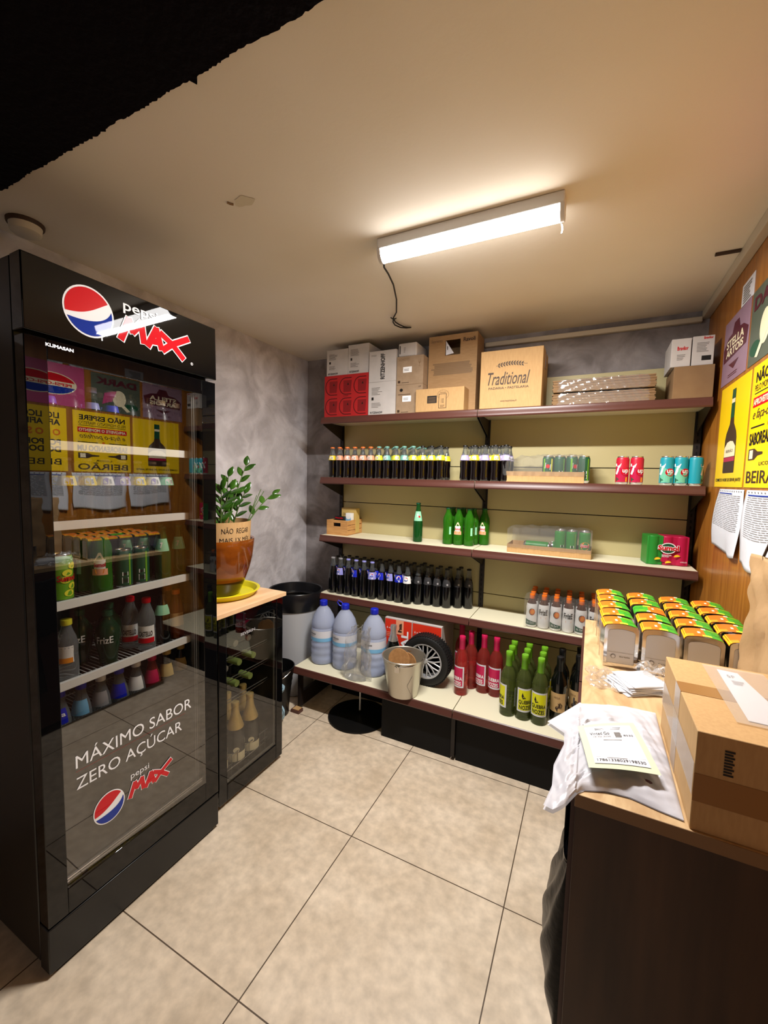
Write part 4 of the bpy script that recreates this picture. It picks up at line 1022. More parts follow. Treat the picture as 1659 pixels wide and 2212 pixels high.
def fridge():
    t = thing('drinks_fridge', 'tall black glass-door drinks fridge with a soft drink logo header', 'fridge', (FX, .85, 0))
    def at(m, n, par=t, **k): return place(n, m, par, loc=((-FX, -.85, 0) if par is t else (0, 0, 0)), **k)
    y0, y1 = .552, 1.148; xb = -1.905
    at(MB().box(xb, -1.345, y0, y0+.035, .03, 1.98, 'black_satin').box(xb, -1.345, y1-.035, y1, .03, 1.98, 'black_satin').box(xb, xb+.035, y0+.035, y1-.035, .03, 1.98, 'black_satin')
       .box(xb+.035, -1.345, y0+.035, y1-.035, 1.80, 1.98, 'black_satin').box(xb+.035, -1.345, y0+.035, y1-.035, .03, .2, 'black_satin'), 'cabinet', bevel=.003)
    m = MB(); T = .003
    m.box(xb+.035, -1.348, y0+.035, y0+.04, .2, 1.80, 'liner').box(xb+.035, -1.348, y1-.04, y1-.035, .2, 1.80, 'liner').box(xb+.035, xb+.04, y0+.04, y1-.04, .2, 1.80, 'liner')
    m.box(xb+.04, -1.348, y0+.04, y1-.04, 1.795, 1.80, 'liner').box(xb+.04, -1.348, y0+.04, y1-.04, .2, .205, 'liner')
    for k in range(40): m.box(xb+.06, -1.36, y1-.044, y1-.04, .30+k*.036, .315+k*.036, 'liner')
    at(m, 'inner_liner')
    TL = .013      # the header face leans back a little
    h = at(MB().prism([(-1.345, 1.793), (FX+.001, 1.793), (FX+.001-TL*.189, 1.982), (-1.345, 1.982)], plane_frame((0, y1, 0), (1, 0, 0), (0, 0, 1)), 0, y1-y0, 'black_gloss'), 'header_panel', bevel=.003)
    q = MB(); f = plane_frame((FX+.0016+TL*1.793, 0, 0), (0, 1, 0), (-TL, 0, 1))
    globe_logo(q, f, .707, 1.886, .067, .069)
    q.text('pepsi', f, .803, 1.918, .112, .037, 'gloss_white', .001, .012)
    maxword(q, f, .787, 1.833, .228, .083, .0014)
    q.text('\u00ae', f, 1.035, 1.822, .010, .010, 'gloss_white', .001)
    place('logo', q, h)
    d = at(MB().box(-1.34, FX-.004, y0+.001, y0+.052, .155, 1.783, 'black_gloss').box(-1.34, FX-.004, 1.086, y1-.001, .155, 1.783, 'black_gloss')
           .box(-1.34, FX-.004, y0+.052, 1.086, 1.731, 1.783, 'black_gloss').box(-1.34, FX-.004, y0+.052, 1.086, .155, .232, 'black_gloss'), 'door', bevel=.002)
    place('glass_pane', MB().add([(FX-.010, y0+.05, .23), (FX-.010, 1.088, .23), (FX-.010, 1.088, 1.733), (FX-.010, y0+.05, 1.733)], [(0, 1, 2, 3)], 'fridge_glass') or None, d) if False else None
    g = MB(); g.add([(FX-.0163, y0+.05, .23), (FX-.0045, 1.088, .23), (FX-.0045, 1.088, 1.733), (FX-.0163, y0+.05, 1.733)], [(0, 1, 2, 3)], 'fridge_glass')
    place('glass_pane', g, d)
    q = MB(); a = 1.066
    for (ya, yb_) in ((1.060, 1.063), (1.068, 1.072), (1.078, 1.080)): q.box(-1.335, -1.318, ya, yb_, .235, 1.728, 'liner')
    q.box(-1.322, -1.306, y0+.054, 1.084, .234, .247, 'aluminium').box(-1.312, -1.304, y0+.054, 1.084, .252, .256, 'aluminium')
    place('gasket_strip', q, d)
    q = MB(); q.box(-1.3185, -1.3165, y0+.053, 1.058, .257, .712, 'decal'); place('decal_panel', q, d)
    q = MB(); f = plane_frame((FX-.0099-.0243*.845, 0, 0), (.0243, 1, 0), (0, 0, 1))
    q.text('M\u00c1XIMO SABOR', f, .640, .572, .385, .049, 'gloss_white', .001, 0)
    q.text('ZERO A\u00c7\u00daCAR', f, .640, .497, .345, .056, 'gloss_white', .001, 0)
    globe_logo(q, f, .729, .392, .047, .050, .001)
    q.text('pepsi', f, .797, .432, .062, .025, 'gloss_white', .001)
    maxword(q, f, .789, .372, .143, .056, .0014); q.quad(f, .64, .562, 1.0, .5625, 'gloss_red', .001)
    place('door_lettering', q, d)
    q = MB(); q.text('KLIMASAN', face_right(FX-.0035, 0, 0), .600, 1.764, .066, .009, 'print_silver', .0006, .04); place('maker_badge', q, d)
    at(MB().box(-1.86, -1.302, y0+.02, y1-.02, .0, .03, 'black_matte').box(-1.345, -1.296, y0, y1-.0, .012, .148, 'black_satin'), 'base_grille', bevel=.003)
    for z in (1.512, 1.284, 1.052, .812, .545):
        m = MB()
        for k in range(34): m.tube([(-1.85, .604+k*.0145, z), (-1.36, .604+k*.0145, z)], .0014, 'white_wire', 5)
        for x in (-1.84, -1.6, -1.37): m.tube([(x, .592, z-.0028), (x, 1.100, z-.0028)], .0022, 'white_wire', 6)
        r = at(m, 'wire_shelf')
        place('price_strip', MB().box(-1.358, -1.346, .594, 1.064, z-.013, z+.013, 'white_plastic').box(-1.358, -1.346, 1.064, 1.080, z-.012, z+.012, 'clear_strip'), r, bevel=.001)
fridge()
# drinks inside
def fl(z): return z+.0016
P_TALL = [(0, .002), (.020, 0), (.0270, .003), (.0288, .012), (.0285, .06), (.0270, .085), (.0285, .105), (.0240, .130), (.0165, .150), (.0128, .164), (.0128, .172)]
def pet(bk, capk, labk, z0=.055, z1=.1, txt=None, tk='print_black', prof=None, key='pet', ang=.9, caph=.016, k2=None, zs=None, band=None):
    prof = prof or P_TALL; zt = prof[-1][1]
    b = bodym(key, prof, bk, k2, zs)
    def L():
        m = MB(); A = -PI/2+ang
        wraplabel(m, prof, z0, z1, A-1.1, A+1.1, labk); f = lwrap(prof, (z0+z1)/2, A, z0)
        if band: wraplabel(m, prof, z0, z0+(z1-z0)*.3, A-1.0, A+1.0, band, .001)
        if txt: m.text(txt, f, -.022, (z1-z0)*.4, .044, (z1-z0)*.3, tk, .0014, .02)
        return m.mesh('label')
    cp = cached(('pc', key, capk, caph), lambda: cyl_cap(zt-.003, zt+caph-.002, prof[-1][0]+.0015, capk))
    r = [('body', b), ('cap', cp)]
    if labk: r.append(('label', cached(('pl', key, labk, txt, z0, ang), L)))
    return r
G1 = 'drinks on the top fridge shelf'
yy = [.652+.0585*i for i in range(8)]
for i, y in enumerate(yy):
    for r in range(2):
        caps = ['c_black', 'c_black', 'c_lilac', 'c_lilac', 'c_black', 'c_black', 'c_white', 'c_white'][i]
        lk = ['c_blue', 'c_black', 'c_periwinkle', 'c_blue', 'c_black', 'c_black', 'c_black', 'c_black'][i]
        kit('cola_bottle', '%s-capped cola bottle, top fridge shelf, %s, %s from the left' % ({'c_black': 'black', 'c_lilac': 'lilac', 'c_white': 'white'}[caps], ROWS[r], ORD[i]), 'bottle', (-1.405-r*.07, y+.0*r, fl(1.512)),
            pet('cola_black', caps, lk, .118, .138, k2='clear_neck', zs=.14, key='petc'), group=G1)
for i, (y, lk) in enumerate([(.695, 'c_yellow'), (.752, 'c_yellow'), (.806, 'c_white'), (.860, 'c_lilac'), (.914, 'c_yellow'), (.968, 'c_white'), (1.022, 'c_mint')]):
    for r in range(2):
        kit('soda_bottle', 'slim bottle, %s neck label, second fridge shelf, %s, %s from the left' % ({'c_yellow': 'yellow', 'c_white': 'white', 'c_lilac': 'lilac', 'c_mint': 'mint'}[lk], ROWS[r], ORD[i]), 'bottle',
            (-1.41-r*.065, y, fl(1.284)), cola_small('c_black' if r else 'c_grey', lk, side=1.1), group='slim bottles on the second fridge shelf')
def dec_sumol(m, f):
    for i in range(5): m.disc(f, .035+.012*math.sin(i*2), .03+i*.02, .014, .010, 'c_lemon', .0008+i*.0002)
    m.text('Sumol', f, .005, .066, .05, .018, 'print_red', .0022, .03)
kit('juice_can', 'tall yellow-green juice can at the left of the third fridge shelf', 'can', (-1.39, .660, fl(1.052)), [('can_body', can_mesh(.145, .031, 'c_lime', dec_sumol).mesh('can_body'), [('pull_tab', pull_tab(.145))])], rotz=.7)
kit('juice_bottle', 'green juice bottle with a round orange label on the third fridge shelf', 'bottle', (-1.395, .778, fl(1.052)), sumol_bottle(.9))
kit('juice_bottle', 'green juice bottle behind the labelled one, third fridge shelf', 'bottle', (-1.47, .762, fl(1.052)), sumol_bottle(None), group='green bottles at the rear of the third fridge shelf')
kit('soda_can', 'dark green soda can with a barcode, left of the pair on the third fridge shelf', 'can', (-1.395, .848, fl(1.052)), [('can_body', g2, [('pull_tab', tab)])], rotz=1.2)
kit('soda_can', 'dark green soda can with a barcode, right of the pair on the third fridge shelf', 'can', (-1.395, .908, fl(1.052)), [('can_body', g2, [('pull_tab', tab)])], rotz=1.1)
for i, (x, y) in enumerate([(-1.47, .905), (-1.40, .995), (-1.40, 1.062), (-1.47, .97), (-1.47, 1.035)]):
    kit('soda_bottle', 'green bottle, mint neck label, third fridge shelf, '+['behind the right can', 'second from the right at the front', 'rightmost at the front', 'rear left', 'rear right'][i], 'bottle', (x, y, fl(1.052)),
        [(n, m_) for n, m_ in [('body', bodym('long7s', [(r_*.95, z*.82) for r_, z in P_LONG], 'green_glass_dark')), ('cap', cached('c7s', lambda: cap_mesh(.191, .0128, .008, 'c_darkgreen'))),
         ('label', cached('l7s', lambda: (lambda m: (wraplabel(m, [(r_*.95, z*.82) for r_, z in P_LONG], .105, .15, -PI/2-.2, -PI/2+1.9, 'c_mint'), m.text('7', lwrap([(r_*.95, z*.82) for r_, z in P_LONG], .12, -PI/2+.8, .105), -.005, .012, .010, .02, 'c_white', .0016, .05), m.mesh('label'))[2])(MB())))]], group='mint-labelled green bottles in the fridge')
kit('lemon_drink_bottle', 'clear drink bottle with a yellow-green cap at the left of the fourth fridge shelf', 'bottle', (-1.385, .668, fl(.812)),
    pet('pet_clear', 'c_lemon', 'c_white', .06, .11, key='petcl', ang=.6, band='c_orangeflesh'))
for i, (x, y) in enumerate([(-1.395, .792), (-1.47, .84), (-1.475, .75)]):
    kit('water_bottle', 'round dark green sparkling water bottle on the fourth fridge shelf, '+['front', 'rear right', 'rear left'][i], 'bottle', (x, y, fl(.812)),
        [('body', bodym('round', P_ROUND, 'bottle_green', seg=28)), ('cap', cached('rc', lambda: cyl_cap(.160, .178, .0145, 'c_darkgreen'))),
         ('label', cached('rl', lambda: (lambda m, f: (m.text('FrizE', f, -.026, .0, .048, .022, 'print_white', .0012, .01), m.mesh('label'))[1])(MB(), lwrap(P_ROUND, .09, -PI/2+.85, .078))))], group='round green bottles in the fridge')
for i, (x, y) in enumerate([(-1.395, .925), (-1.456, .905)]):
    kit('water_bottle', 'clear sparkling water bottle with a white and red label on the fourth fridge shelf, '+['front', 'rear'][i], 'bottle', (x, y, fl(.812)),
        pet('pet_clear', 'print_red', 'c_white', .03, .09, 'CASTELLO', key='petcs', ang=.85, band='print_red'), group='white and red labelled bottles in the fridge')
kit('soda_bottle', 'dark brown soda bottle with a mint neck label on the fourth fridge shelf', 'bottle', (-1.40, .990, fl(.812)), pet('dark_glass', 'c_black', 'c_mint', .11, .145, key='petd', ang=.9))
for i, y in enumerate((1.050, 1.068)):
    kit('iced_tea_bottle', 'orange-brown drink bottle at the right of the fourth fridge shelf, '+('front', 'rear')[i], 'bottle', (-1.405-.07*i, y, fl(.812)), pet('brown_drink', 'c_darkorange', 'c_kraft', .05, .10, key='petb', ang=.9), group='orange-brown bottles in the fridge')
for i, (y, bk, ck, lk, tx, ds) in enumerate([(.650, 'pet_clear', 'c_blue', 'c_royal', 'agua', 'blue labelled clear water'), (.709, 'pet_clear', 'c_blue', 'c_skyblue', None, 'pale blue labelled clear water'), (.768, 'pet_clear', 'c_white', 'c_grey', None, 'grey labelled clear water'),
                                       (.827, 'pet_clear', 'c_blue', 'c_royal', None, 'dark blue labelled clear water'), (.886, 'pet_clear', 'c_white', 'c_white', None, 'white labelled clear water'), (.945, 'rose_glass', 'c_pink', 'c_pink', None, 'pink'), (1.004, 'dark_glass', 'c_gold', 'c_gold', None, 'black and gold'), (1.063, 'dark_glass', 'c_gold', 'c_gold', None, 'dark olive and gold')]):
    kit('water_bottle' if i < 5 else 'soda_bottle', '%s bottle on the lowest fridge shelf, %s from the left' % (ds, ORD[i]), 'bottle', (-1.40, y, fl(.545)),
        pet(bk, ck, lk, .14, .185, tx, 'print_white', prof=[(a, b*1.28) for a, b in P_TALL], key='pett', ang=.8), group='bottles on the lowest fridge shelf')

# ------------------------------------------------------------------ wine cooler
def cooler():
    t = thing('wine_cooler', 'low black glass-door wine cooler with a pale board on top', 'wine cooler', (-1.35, 1.40, 0))
    def at(m, n, **k): return place(n, m, t, loc=(1.35, -1.40, 0), **k)
    y0, y1, xb = 1.200, 1.603, -1.86
    at(MB().box(xb, -1.372, y0, y0+.03, .015, .848, 'black_satin').box(xb, -1.372, y1-.03, y1, .015, .848, 'black_satin').box(xb, xb+.03, y0+.03, y1-.03, .015, .848, 'black_satin')
       .box(xb+.03, -1.372, y0+.03, y1-.03, .81, .848, 'black_satin').box(xb+.03, -1.372, y0+.03, y1-.03, .015, .07, 'black_satin').box(xb+.03, -1.4, y0+.02, y1-.02, 0, .015, 'black_matte'), 'cabinet', bevel=.003)
    d = at(MB().box(-1.37, -1.348, y0, y0+.045, .02, .846, 'black_gloss').box(-1.37, -1.348, 1.556, y1, .02, .846, 'black_gloss').box(-1.37, -1.348, y0+.045, 1.556, .796, .846, 'black_gloss').box(-1.37, -1.348, y0+.045, 1.556, .02, .098, 'black_gloss'), 'door', bevel=.004)
    g = MB(); g.add([(-1.352, y0+.04, .095), (-1.352, 1.558, .095), (-1.352, 1.558, .80), (-1.352, y0+.04, .80)], [(0, 1, 2, 3)], 'cooler_glass'); place('glass_pane', g, d)
    q = MB(); q.box(-1.362, -1.356, y0+.046, 1.555, .099, .108, 'liner').box(-1.362, -1.356, 1.546, 1.550, .10, .79, 'liner'); place('inner_strip', q, d)
    q = MB(); q.text('SEVERIN', face_right(-1.3515, 0, 0), 1.325, .733, .088, .013, 'print_silver', .0006, .03); place('maker_badge', q, d)
    for z in (.622, .522, .425, .11):
        m = MB()
        for k in range(5): m.tube([(-1.42-.10*k, y0+.032, z), (-1.42-.10*k, y1-.032, z)], .002, 'liner', 6)
        m.tube([(-1.395, y0+.035, z+.006), (-1.390, (y0+y1)/2, z+.006), (-1.395, y1-.035, z+.006)], .002, 'aluminium', 6)
        at(m, 'wire_rack')
    m = MB()
    for k in range(9): m.tube([(-1.40, 1.245+k*.036, .072), (-1.40, 1.245+k*.036, .17)], .0012, 'liner', 5)
    m.tube([(-1.40, 1.235, .17), (-1.40, 1.55, .17)], .0018, 'liner', 6); at(m, 'guard_basket')
    return t
cooler()
tag(place('wooden_board', MB().box(-1.87, -1.335, 1.165, 1.612, .8485, .868, 'board'), bevel=.001), 'pale wood board lying on the wine cooler under the plant', 'board')
lying = [(.0, [(1.300, 'foil_silver', 'silver'), (1.385, 'foil_silver', 'silver'), (1.468, 'foil_silver', 'silver')], .624), (0, [(1.325, 'foil_silver', 'silver'), (1.408, 'c_olive', 'olive'), (1.500, 'c_olive', 'olive')], .524), (0, [(1.308, 'c_olive', 'olive'), (1.392, 'c_olive', 'olive'), (1.478, 'c_olive', 'olive')], .427)]
defm('c_olive', (150, 170, 96), .4)
for lv, (_, row, z) in enumerate(lying):
    for i, (y, ck, cn) in enumerate(row):
        t = kit('wine_bottle', 'lying wine bottle with %s capsule on the %s cooler rack, %s' % (cn, ('top', 'middle', 'lowest')[lv], ('left', 'centre', 'right')[i]), 'bottle', (-1.76, y, z+.0375),
                [('glass_body', bodym('wine', P_WINE, 'dark_glass', seg=28)), ('capsule', cached(('wc2', ck), lambda: MB().lathe([(.0160, .235), (.0160, .314), (.0150, .318), (0, .318)], ck, 20).mesh('capsule')))],
                group='wine bottles lying in the cooler', tilt=(0, PI/2, 0))
for i, (x, y, bott) in enumerate([(-1.45, 1.285, 0), (-1.44, 1.378, 0), (-1.438, 1.470, 0), (-1.54, 1.33, 1), (-1.535, 1.42, 1), (-1.53, 1.515, 1)]):
    kit('champagne_bottle', 'gold-necked sparkling wine bottle standing in the cooler, %s row, %s' % (('front', 'rear')[i > 2], ('left', 'middle', 'right')[i % 3]), 'bottle', (x, y, .071),
        [('glass_body', bodym('champ', P_CHAMP, 'dark_glass', seg=24)), ('foil', cached('cf', lambda: MB().lathe([(.0380, .192), (.0385, .196), (.0200, .252), (.0165, .285), (.0185, .30), (.0175, .312), (0, .314)], 'foil_gold', 24).mesh('foil'))),
         ('label', cached('cl', lambda: (lambda m, f: (wraplabel(m, P_CHAMP, .045, .085, -PI/2-.3, -PI/2+2.0, 'c_cream'), m.disc(f, 0, .055, .014, .014, 'c_cream', .001), m.mesh('label'))[2])(MB(), lwrap(P_CHAMP, .08, -PI/2+.9, .045))))], group='sparkling wine bottles in the cooler')

# plant
PX, PY = -1.57, 1.42
t = thing('serving_tray', 'round yellow metal tray under the plant pot', 'tray', (PX, PY, .868))
place('tray_body', MB().lathe([(0, .001), (.148, .001), (.155, .004), (.166, .024), (.176, .026), (.177, .029), (.172, .031), (.163, .028), (.150, .006), (0, .004)], 'tray_yellow', 64), t)
q = MB(); fr = face_up(0, 0, .0045)
for k in range(14):
    a = 2*PI*k/14; q.disc(fr, .115*math.cos(a), .115*math.sin(a), .022, .012, ('c_darkorange', 'c_green', 'c_cream', 'c_darkorange')[k % 4], .0006+.0001*(k % 3))
place('fruit_print', q, t)
t = thing('potted_plant', 'glossy leafed green plant in an amber glazed pot with a cardboard note', 'plant', (PX, PY, .8735))
PP = [(0, .0), (.078, 0), (.084, .004), (.094, .03), (.110, .07), (.130, .125), (.143, .18), (.149, .23), (.152, .262), (.150, .268), (.142, .266), (.136, .25), (.118, .12), (.08, .02), (0, .015)]
place('pot', MB().lathe(PP, 'glaze_dark', 56, k2='glaze', zs=.050), t)
place('soil', MB().lathe([(.138, .235), (.10, .240), (0, .245)], 'soil', 40), t)
m = MB(); m.lathe([(.128, .18), (.136, .352), (.134, .352), (.126, .18)], 'cardboard_light', 56, open_=True)
va = math.atan2(-PY, -PX)+.10     # the side turned to the camera
R0 = lambda b: .128+.008*(b-.18)/.172
fr = lambda a, b, c=0.: Vector(((R0(b)+c)*math.cos(va+a/.13), (R0(b)+c)*math.sin(va+a/.13), b))
m.text('N\u00c3O  REGAR', fr, -.012, .302, .135, .030, 'print_black', .001, -.005); m.text('MAIS 1X M\u00caS', fr, -.02, .262, .15, .026, 'print_black', .001, -.005)
place('cardboard_note', m, t)
def leaf(m, base, d, up, L, Wd):
    d = d.normalized(); s_ = d.cross(up).normalized(); n = s_.cross(d).normalized()
    N = 8; vs = []
    for i in range(N+1):
        u = i/N; wv = Wd*math.sin(PI*min(1, u*.96+.02))**.75*(1-.25*u); c = base+d*L*u-n*(L*.18*u*u)
        vs += [c-s_*wv, c-n*(-wv*.0)-n*.18*wv*0-n*wv*.25, c+s_*wv]
    m.add(vs, [(3*i+a, 3*i+a+1, 3*i+a+4, 3*i+a+3) for i in range(N) for a in (0, 1)], 'leaf', True)
rd = random.Random(11)
def stem(bx, by, tip, nleaf, LS=1., bare=.35):
    b = Vector((bx, by, .245)); tp = Vector(tip); mid = (b+tp)/2+Vector((b-tp)).cross(Vector((0, 0, 1)))*.02; mid = Vector((b.x*.6+tp.x*.4, b.y*.6+tp.y*.4, (b.z+tp.z)/2+.03))
    P = [(1-u)**2*b+2*(1-u)*u*mid+u*u*tp for u in [i/12 for i in range(13)]]
    m = MB().tube(P, [.0042-.0024*i/12 for i in range(13)], 'stem', 7); s_ = place('stem', m, t)
    for k in range(nleaf):
        u = bare+(1-bare)*k/(nleaf-1); p = (1-u)**2*b+2*(1-u)*u*mid+u*u*tp; dr = (2*(1-u)*(mid-b)+2*u*(tp-mid)).normalized()
        sd = dr.cross(Vector((.3, -.6, .75))).normalized()*(1 if k % 2 else -1)
        d = dr*.9+sd*(.85 if k < nleaf-1 else .1)+Vector((rd.uniform(-.2, .2), rd.uniform(-.2, .2), rd.uniform(-.1, .2)))
        q = MB(); leaf(q, p, d, Vector((.5, -.5, .7)), LS*rd.uniform(.050, .066), LS*rd.uniform(.0135, .0175)); place('leaf', q, s_, solid=.0006)
stem(.02, .0, (.06, .10, .615), 9, 1., .35)
stem(.0, -.03, (.055, .01, .50), 9, 1.05, .25)
stem(-.02, .03, (-.02, .065, .56), 8, 1., .3)
stem(.05, .05, (.115, .225, .475), 5, 1.05, .5)
stem(.05, -.05, (.07, -.06, .50), 8, 1., .3)
stem(.0, .05, (.07, .08, .48), 7, 1., .35)
for k, (x, y, z) in enumerate([(.08, .15, .47), (.085, .175, .50), (.09, .19, .49)]):
    place('bare_stem', MB().tube([(.05, .07, .25), (.07, .12, .38), (x, y, z)], .0018, 'c_kraft' if False else 'stem', 5), t)

# ------------------------------------------------------------------ posters and papers on the wooden wall
def poster(name, label, y_hi, y_lo, z0, z1, k, deco, cat='poster', th=.002):
    w = y_hi-y_lo; h = z1-z0
    t = thing(name, label, cat, (XR, (y_hi+y_lo)/2, z0)); place('panel', MB().box(-th, 0, -w/2, w/2, 0, h, k), t, bevel=.0005)
    q = MB(); deco(q, face_left(-th, w/2, 0), w, h); place('printing', q, t); return t
def p_bottle(q, f, w, h, word='COMECE E HORE DE SERVIR JANTE!'):
    cx = w*.50
    def sh(P, k, c): q.poly(f, [(cx+a*w, b*h) for a, b in P]+[(cx-a*w, b*h) for a, b in P[::-1]], k, c)
    sh([(.19, .135), (.20, .15), (.20, .46), (.17, .52), (.075, .60), (.06, .66), (.055, .90), (.05, .93)], 'print_brown', .0006)
    sh([(.055, .80), (.055, .84)], 'c_cream', .001); sh([(.06, .845), (.055, .93)], 'c_darkgreen', .001); sh([(.06, .66), (.057, .80)], 'c_darkgreen', .001)
    sh([(.19, .29), (.19, .38), (.10, .43), (.0, .44)], 'c_cream', .001); sh([(.19, .245), (.19, .285)], 'c_crimson', .001)
    q.text('BEIR\u00c3O', f, cx-w*.12, h*.33, w*.24, h*.035, 'print_black', .0014)
    q.text(word, f, w*.05, h*.045, w*.9, h*.04, 'print_black', .001, .02)
def p_text(q, f, w, h):
    q.text('N\u00c3O ESPERE', f, w*.10, h*.855, w*.80, h*.105, 'print_black', .001, .03); q.text('PELO MOMENTO PERFEITO', f, w*.09, h*.785, w*.82, h*.05, 'print_black', .001)
    q.quad(f, w*.09, h*.762, w*.91, h*.770, 'print_black'); q.quad(f, w*.07, h*.655, w*.93, h*.735, 'print_red'); q.text('APROVEITE O MOMENTO', f, w*.09, h*.67, w*.82, h*.05, 'c_cream', .0014, .03)
    q.text('e fa\u00e7a-o perfeito', f, w*.10, h*.535, w*.8, h*.10, 'print_brown', .001, 0, .4)
    q.quad(f, w*.07, h*.485, w*.40, h*.497, 'print_black'); q.quad(f, w*.60, h*.485, w*.93, h*.497, 'print_black'); q.disc(f, w*.5, h*.491, w*.025, h*.02, 'c_darkorange')
    q.text('SABOREANDO UM', f, w*.06, h*.345, w*.88, h*.10, 'print_black', .001, .03)
    for s_ in (0, 1):
        X = (lambda a: w*a) if not s_ else (lambda a: w*(1-a))
        P = [(X(.07), h*.225), (X(.22), h*.225), (X(.30), h*.255), (X(.42), h*.262), (X(.42), h*.28), (X(.30), h*.287), (X(.22), h*.315), (X(.07), h*.315)]
        q.poly(f, P if not s_ else P[::-1], 'print_brown', .001); a, b = sorted((X(.10), X(.19))); q.quad(f, a, h*.235, b, h*.305, 'c_cream', .0014)
    q.text('LICOR', f, w*.36, h*.175, w*.28, h*.028, 'print_black'); q.text('BEIR\u00c3O', f, w*.06, h*.035, w*.88, h*.125, 'print_brown', .001, .01)
poster('metal_poster', 'yellow poster with one dark liqueur bottle, nearest the shelving', 2.200, 1.838, 1.440, 1.838, 'c_posteryellow', p_bottle)
poster('metal_poster', 'yellow poster covered in black slogan lettering, right of the bottle poster', 1.818, 1.455, 1.440, 1.838, 'c_posteryellow', p_text)
poster('metal_poster', 'second yellow slogan poster nearer the camera on the wooden wall', 1.420, 1.06, 1.440, 1.838, 'c_posteryellow',
       lambda q, f, w, h: (q.text('LICORISSIMO\nAFINAL', f, w*.1, h*.72, w*.8, h*.2, 'print_black', .001, .03), q.text('O SEGREDO', f, w*.1, h*.56, w*.8, h*.1, 'c_darkorange', .001, .03), q.text('PORTUGUES\nDO BOM', f, w*.1, h*.3, w*.8, h*.2, 'print_black', .001, .03), q.text('BEIR\u00c3O', f, w*.1, h*.1, w*.8, h*.12, 'print_black', .001)))
poster('metal_poster', 'second yellow bottle poster nearer the camera on the wooden wall', 1.035, .68, 1.440, 1.838, 'c_posteryellow', lambda q, f, w, h: (p_bottle(q, f, w, h), q.text('ERA DO BOM', f, w*.1, h*.9, w*.8, h*.07, 'print_black', .0022, .03)))
def p_stella(q, f, w, h):
    q.poly(f, [(w*.06, h*.36), (w*.94, h*.40), (w*.98, h*.62), (w*.80, h*.72), (w*.66, h*.74), (w*.60, h*.88), (w*.42, h*.88), (w*.36, h*.74), (w*.2, h*.72), (w*.03, h*.58)], 'c_stelladark')
    q.text('STELLA', f, w*.16, h*.545, w*.68, h*.125, 'c_cream', .0014, .03); q.text('ARTOIS', f, w*.16, h*.41, w*.68, h*.115, 'c_cream', .0014, .03)
    q.poly(f, [(w*.3, h*.28), (w*.5, h*.18), (w*.7, h*.28)], 'c_stelladark', .001); q.lines(f, w*.3, h*.08, w*.4, h*.06, 2, 'c_stelladark')
poster('metal_poster', 'mauve beer poster with a dark red cartouche above the yellow bottle poster', 2.232, 1.915, 1.853, 2.108, 'c_stella', p_stella)
def p_fig(q, f, w, h):
    q.text('DARK', f, w*.08, h*.72, w*.84, h*.18, 'c_stelladark', .001, .04); q.disc(f, w*.45, h*.40, w*.14, h*.22, 'c_cream'); q.poly(f, [(w*.40, h*.3), (w*.55, h*.35), (w*.30, h*.06), (w*.22, h*.08)][::-1], 'c_cream', .0012)
    q.poly(f, [(w*.5, h*.6), (w*.75, h*.5), (w*.8, h*.2), (w*.6, h*.3)][::-1], 'c_pinkposter', .0012); q.disc(f, w*.2, h*.2, w*.15, h*.1, 'c_darkgreen')
poster('metal_poster', 'muted poster with dark red lettering and abstract shapes beside the mauve one', 1.895, 1.57, 1.853, 2.105, 'c_sage', p_fig)
def p_pink(q, f, w, h):
    q.disc(f, w*.5, h*.5, w*.38, h*.26, 'c_cream'); q.disc(f, w*.5, h*.5, w*.36, h*.24, 'print_red', .0012, t0=.25, t1=PI-.25); q.disc(f, w*.5, h*.5, w*.36, h*.24, 'print_blue', .0012, t0=PI+.25, t1=2*PI-.25)
    q.text('PEPSI-COLA', f, w*.2, h*.46, w*.6, h*.07, 'print_red', .0016, .03)
poster('metal_poster', 'pink soda poster with an oval emblem nearer the camera on the wooden wall', 1.53, 1.16, 1.853, 2.115, 'c_pinkposter', p_pink)
poster('notice_sticker', 'small white notice with grey marks high on the wooden wall', 2.035, 1.898, 2.105, 2.185, 'paper_flat', lambda q, f, w, h: (q.lines(f, w*.15, h*.1, w*.7, h*.8, 7, 'print_grey', th=.5)), 'notice')
def papers(label, yh, yl, z0, z1, sd):
    w = yh-yl; h = z1-z0
    t = thing('document_sleeve', label, 'document', (XR, (yh+yl)/2, z0), 0, 'documents in sleeves on the wooden wall')
    def f_(u, v, o=.0):
        curl = .020*math.sin(PI*v)*(.4+.6*math.sin(3*u+sd))+.018*(1-v)**2*abs(math.sin(u*4+sd))
        return Vector((-.003-curl*.8-o, w/2-w*u+.004*math.sin(7*v+sd), h*v+.012*(1-v)*math.sin(u*5+sd)))
    place('sheet', MB().grid(lambda u, v: f_(u, v), 20, 20, 'paper'), t, solid=.0008)
    fr = lambda a, b, c=0.: f_(a/w, b/h, c)
    q = MB(); rd_ = random.Random(sd)
    for i in range(20):
        b = h*(.90-.027*i)
        x = w*.08
        while x < w*.86:
            l = w*rd_.uniform(.05, .2); q.quad(fr, x, b, min(x+l, w*.9), b+h*.008, 'c_grey', .0016, 3); x += l+w*.02
    q.quad(fr, w*.08, h*.925, w*.6, h*.94, 'print_blue', .0016, 6)
    for i in range(11): q.disc(fr, w*(.08+.084*i), h*.972, .003, .003, 'print_grey', .0016, 8)
    place('printed_lines', q, t)
papers('curled white document sleeve under the yellow bottle poster', 2.10, 1.80, 1.20, 1.432, 1)
papers('white document sleeve under the yellow slogan poster', 1.775, 1.44, 1.19, 1.432, 3)
papers('white document sleeve nearer the camera on the wooden wall', 1.41, 1.09, 1.20, 1.432, 5)

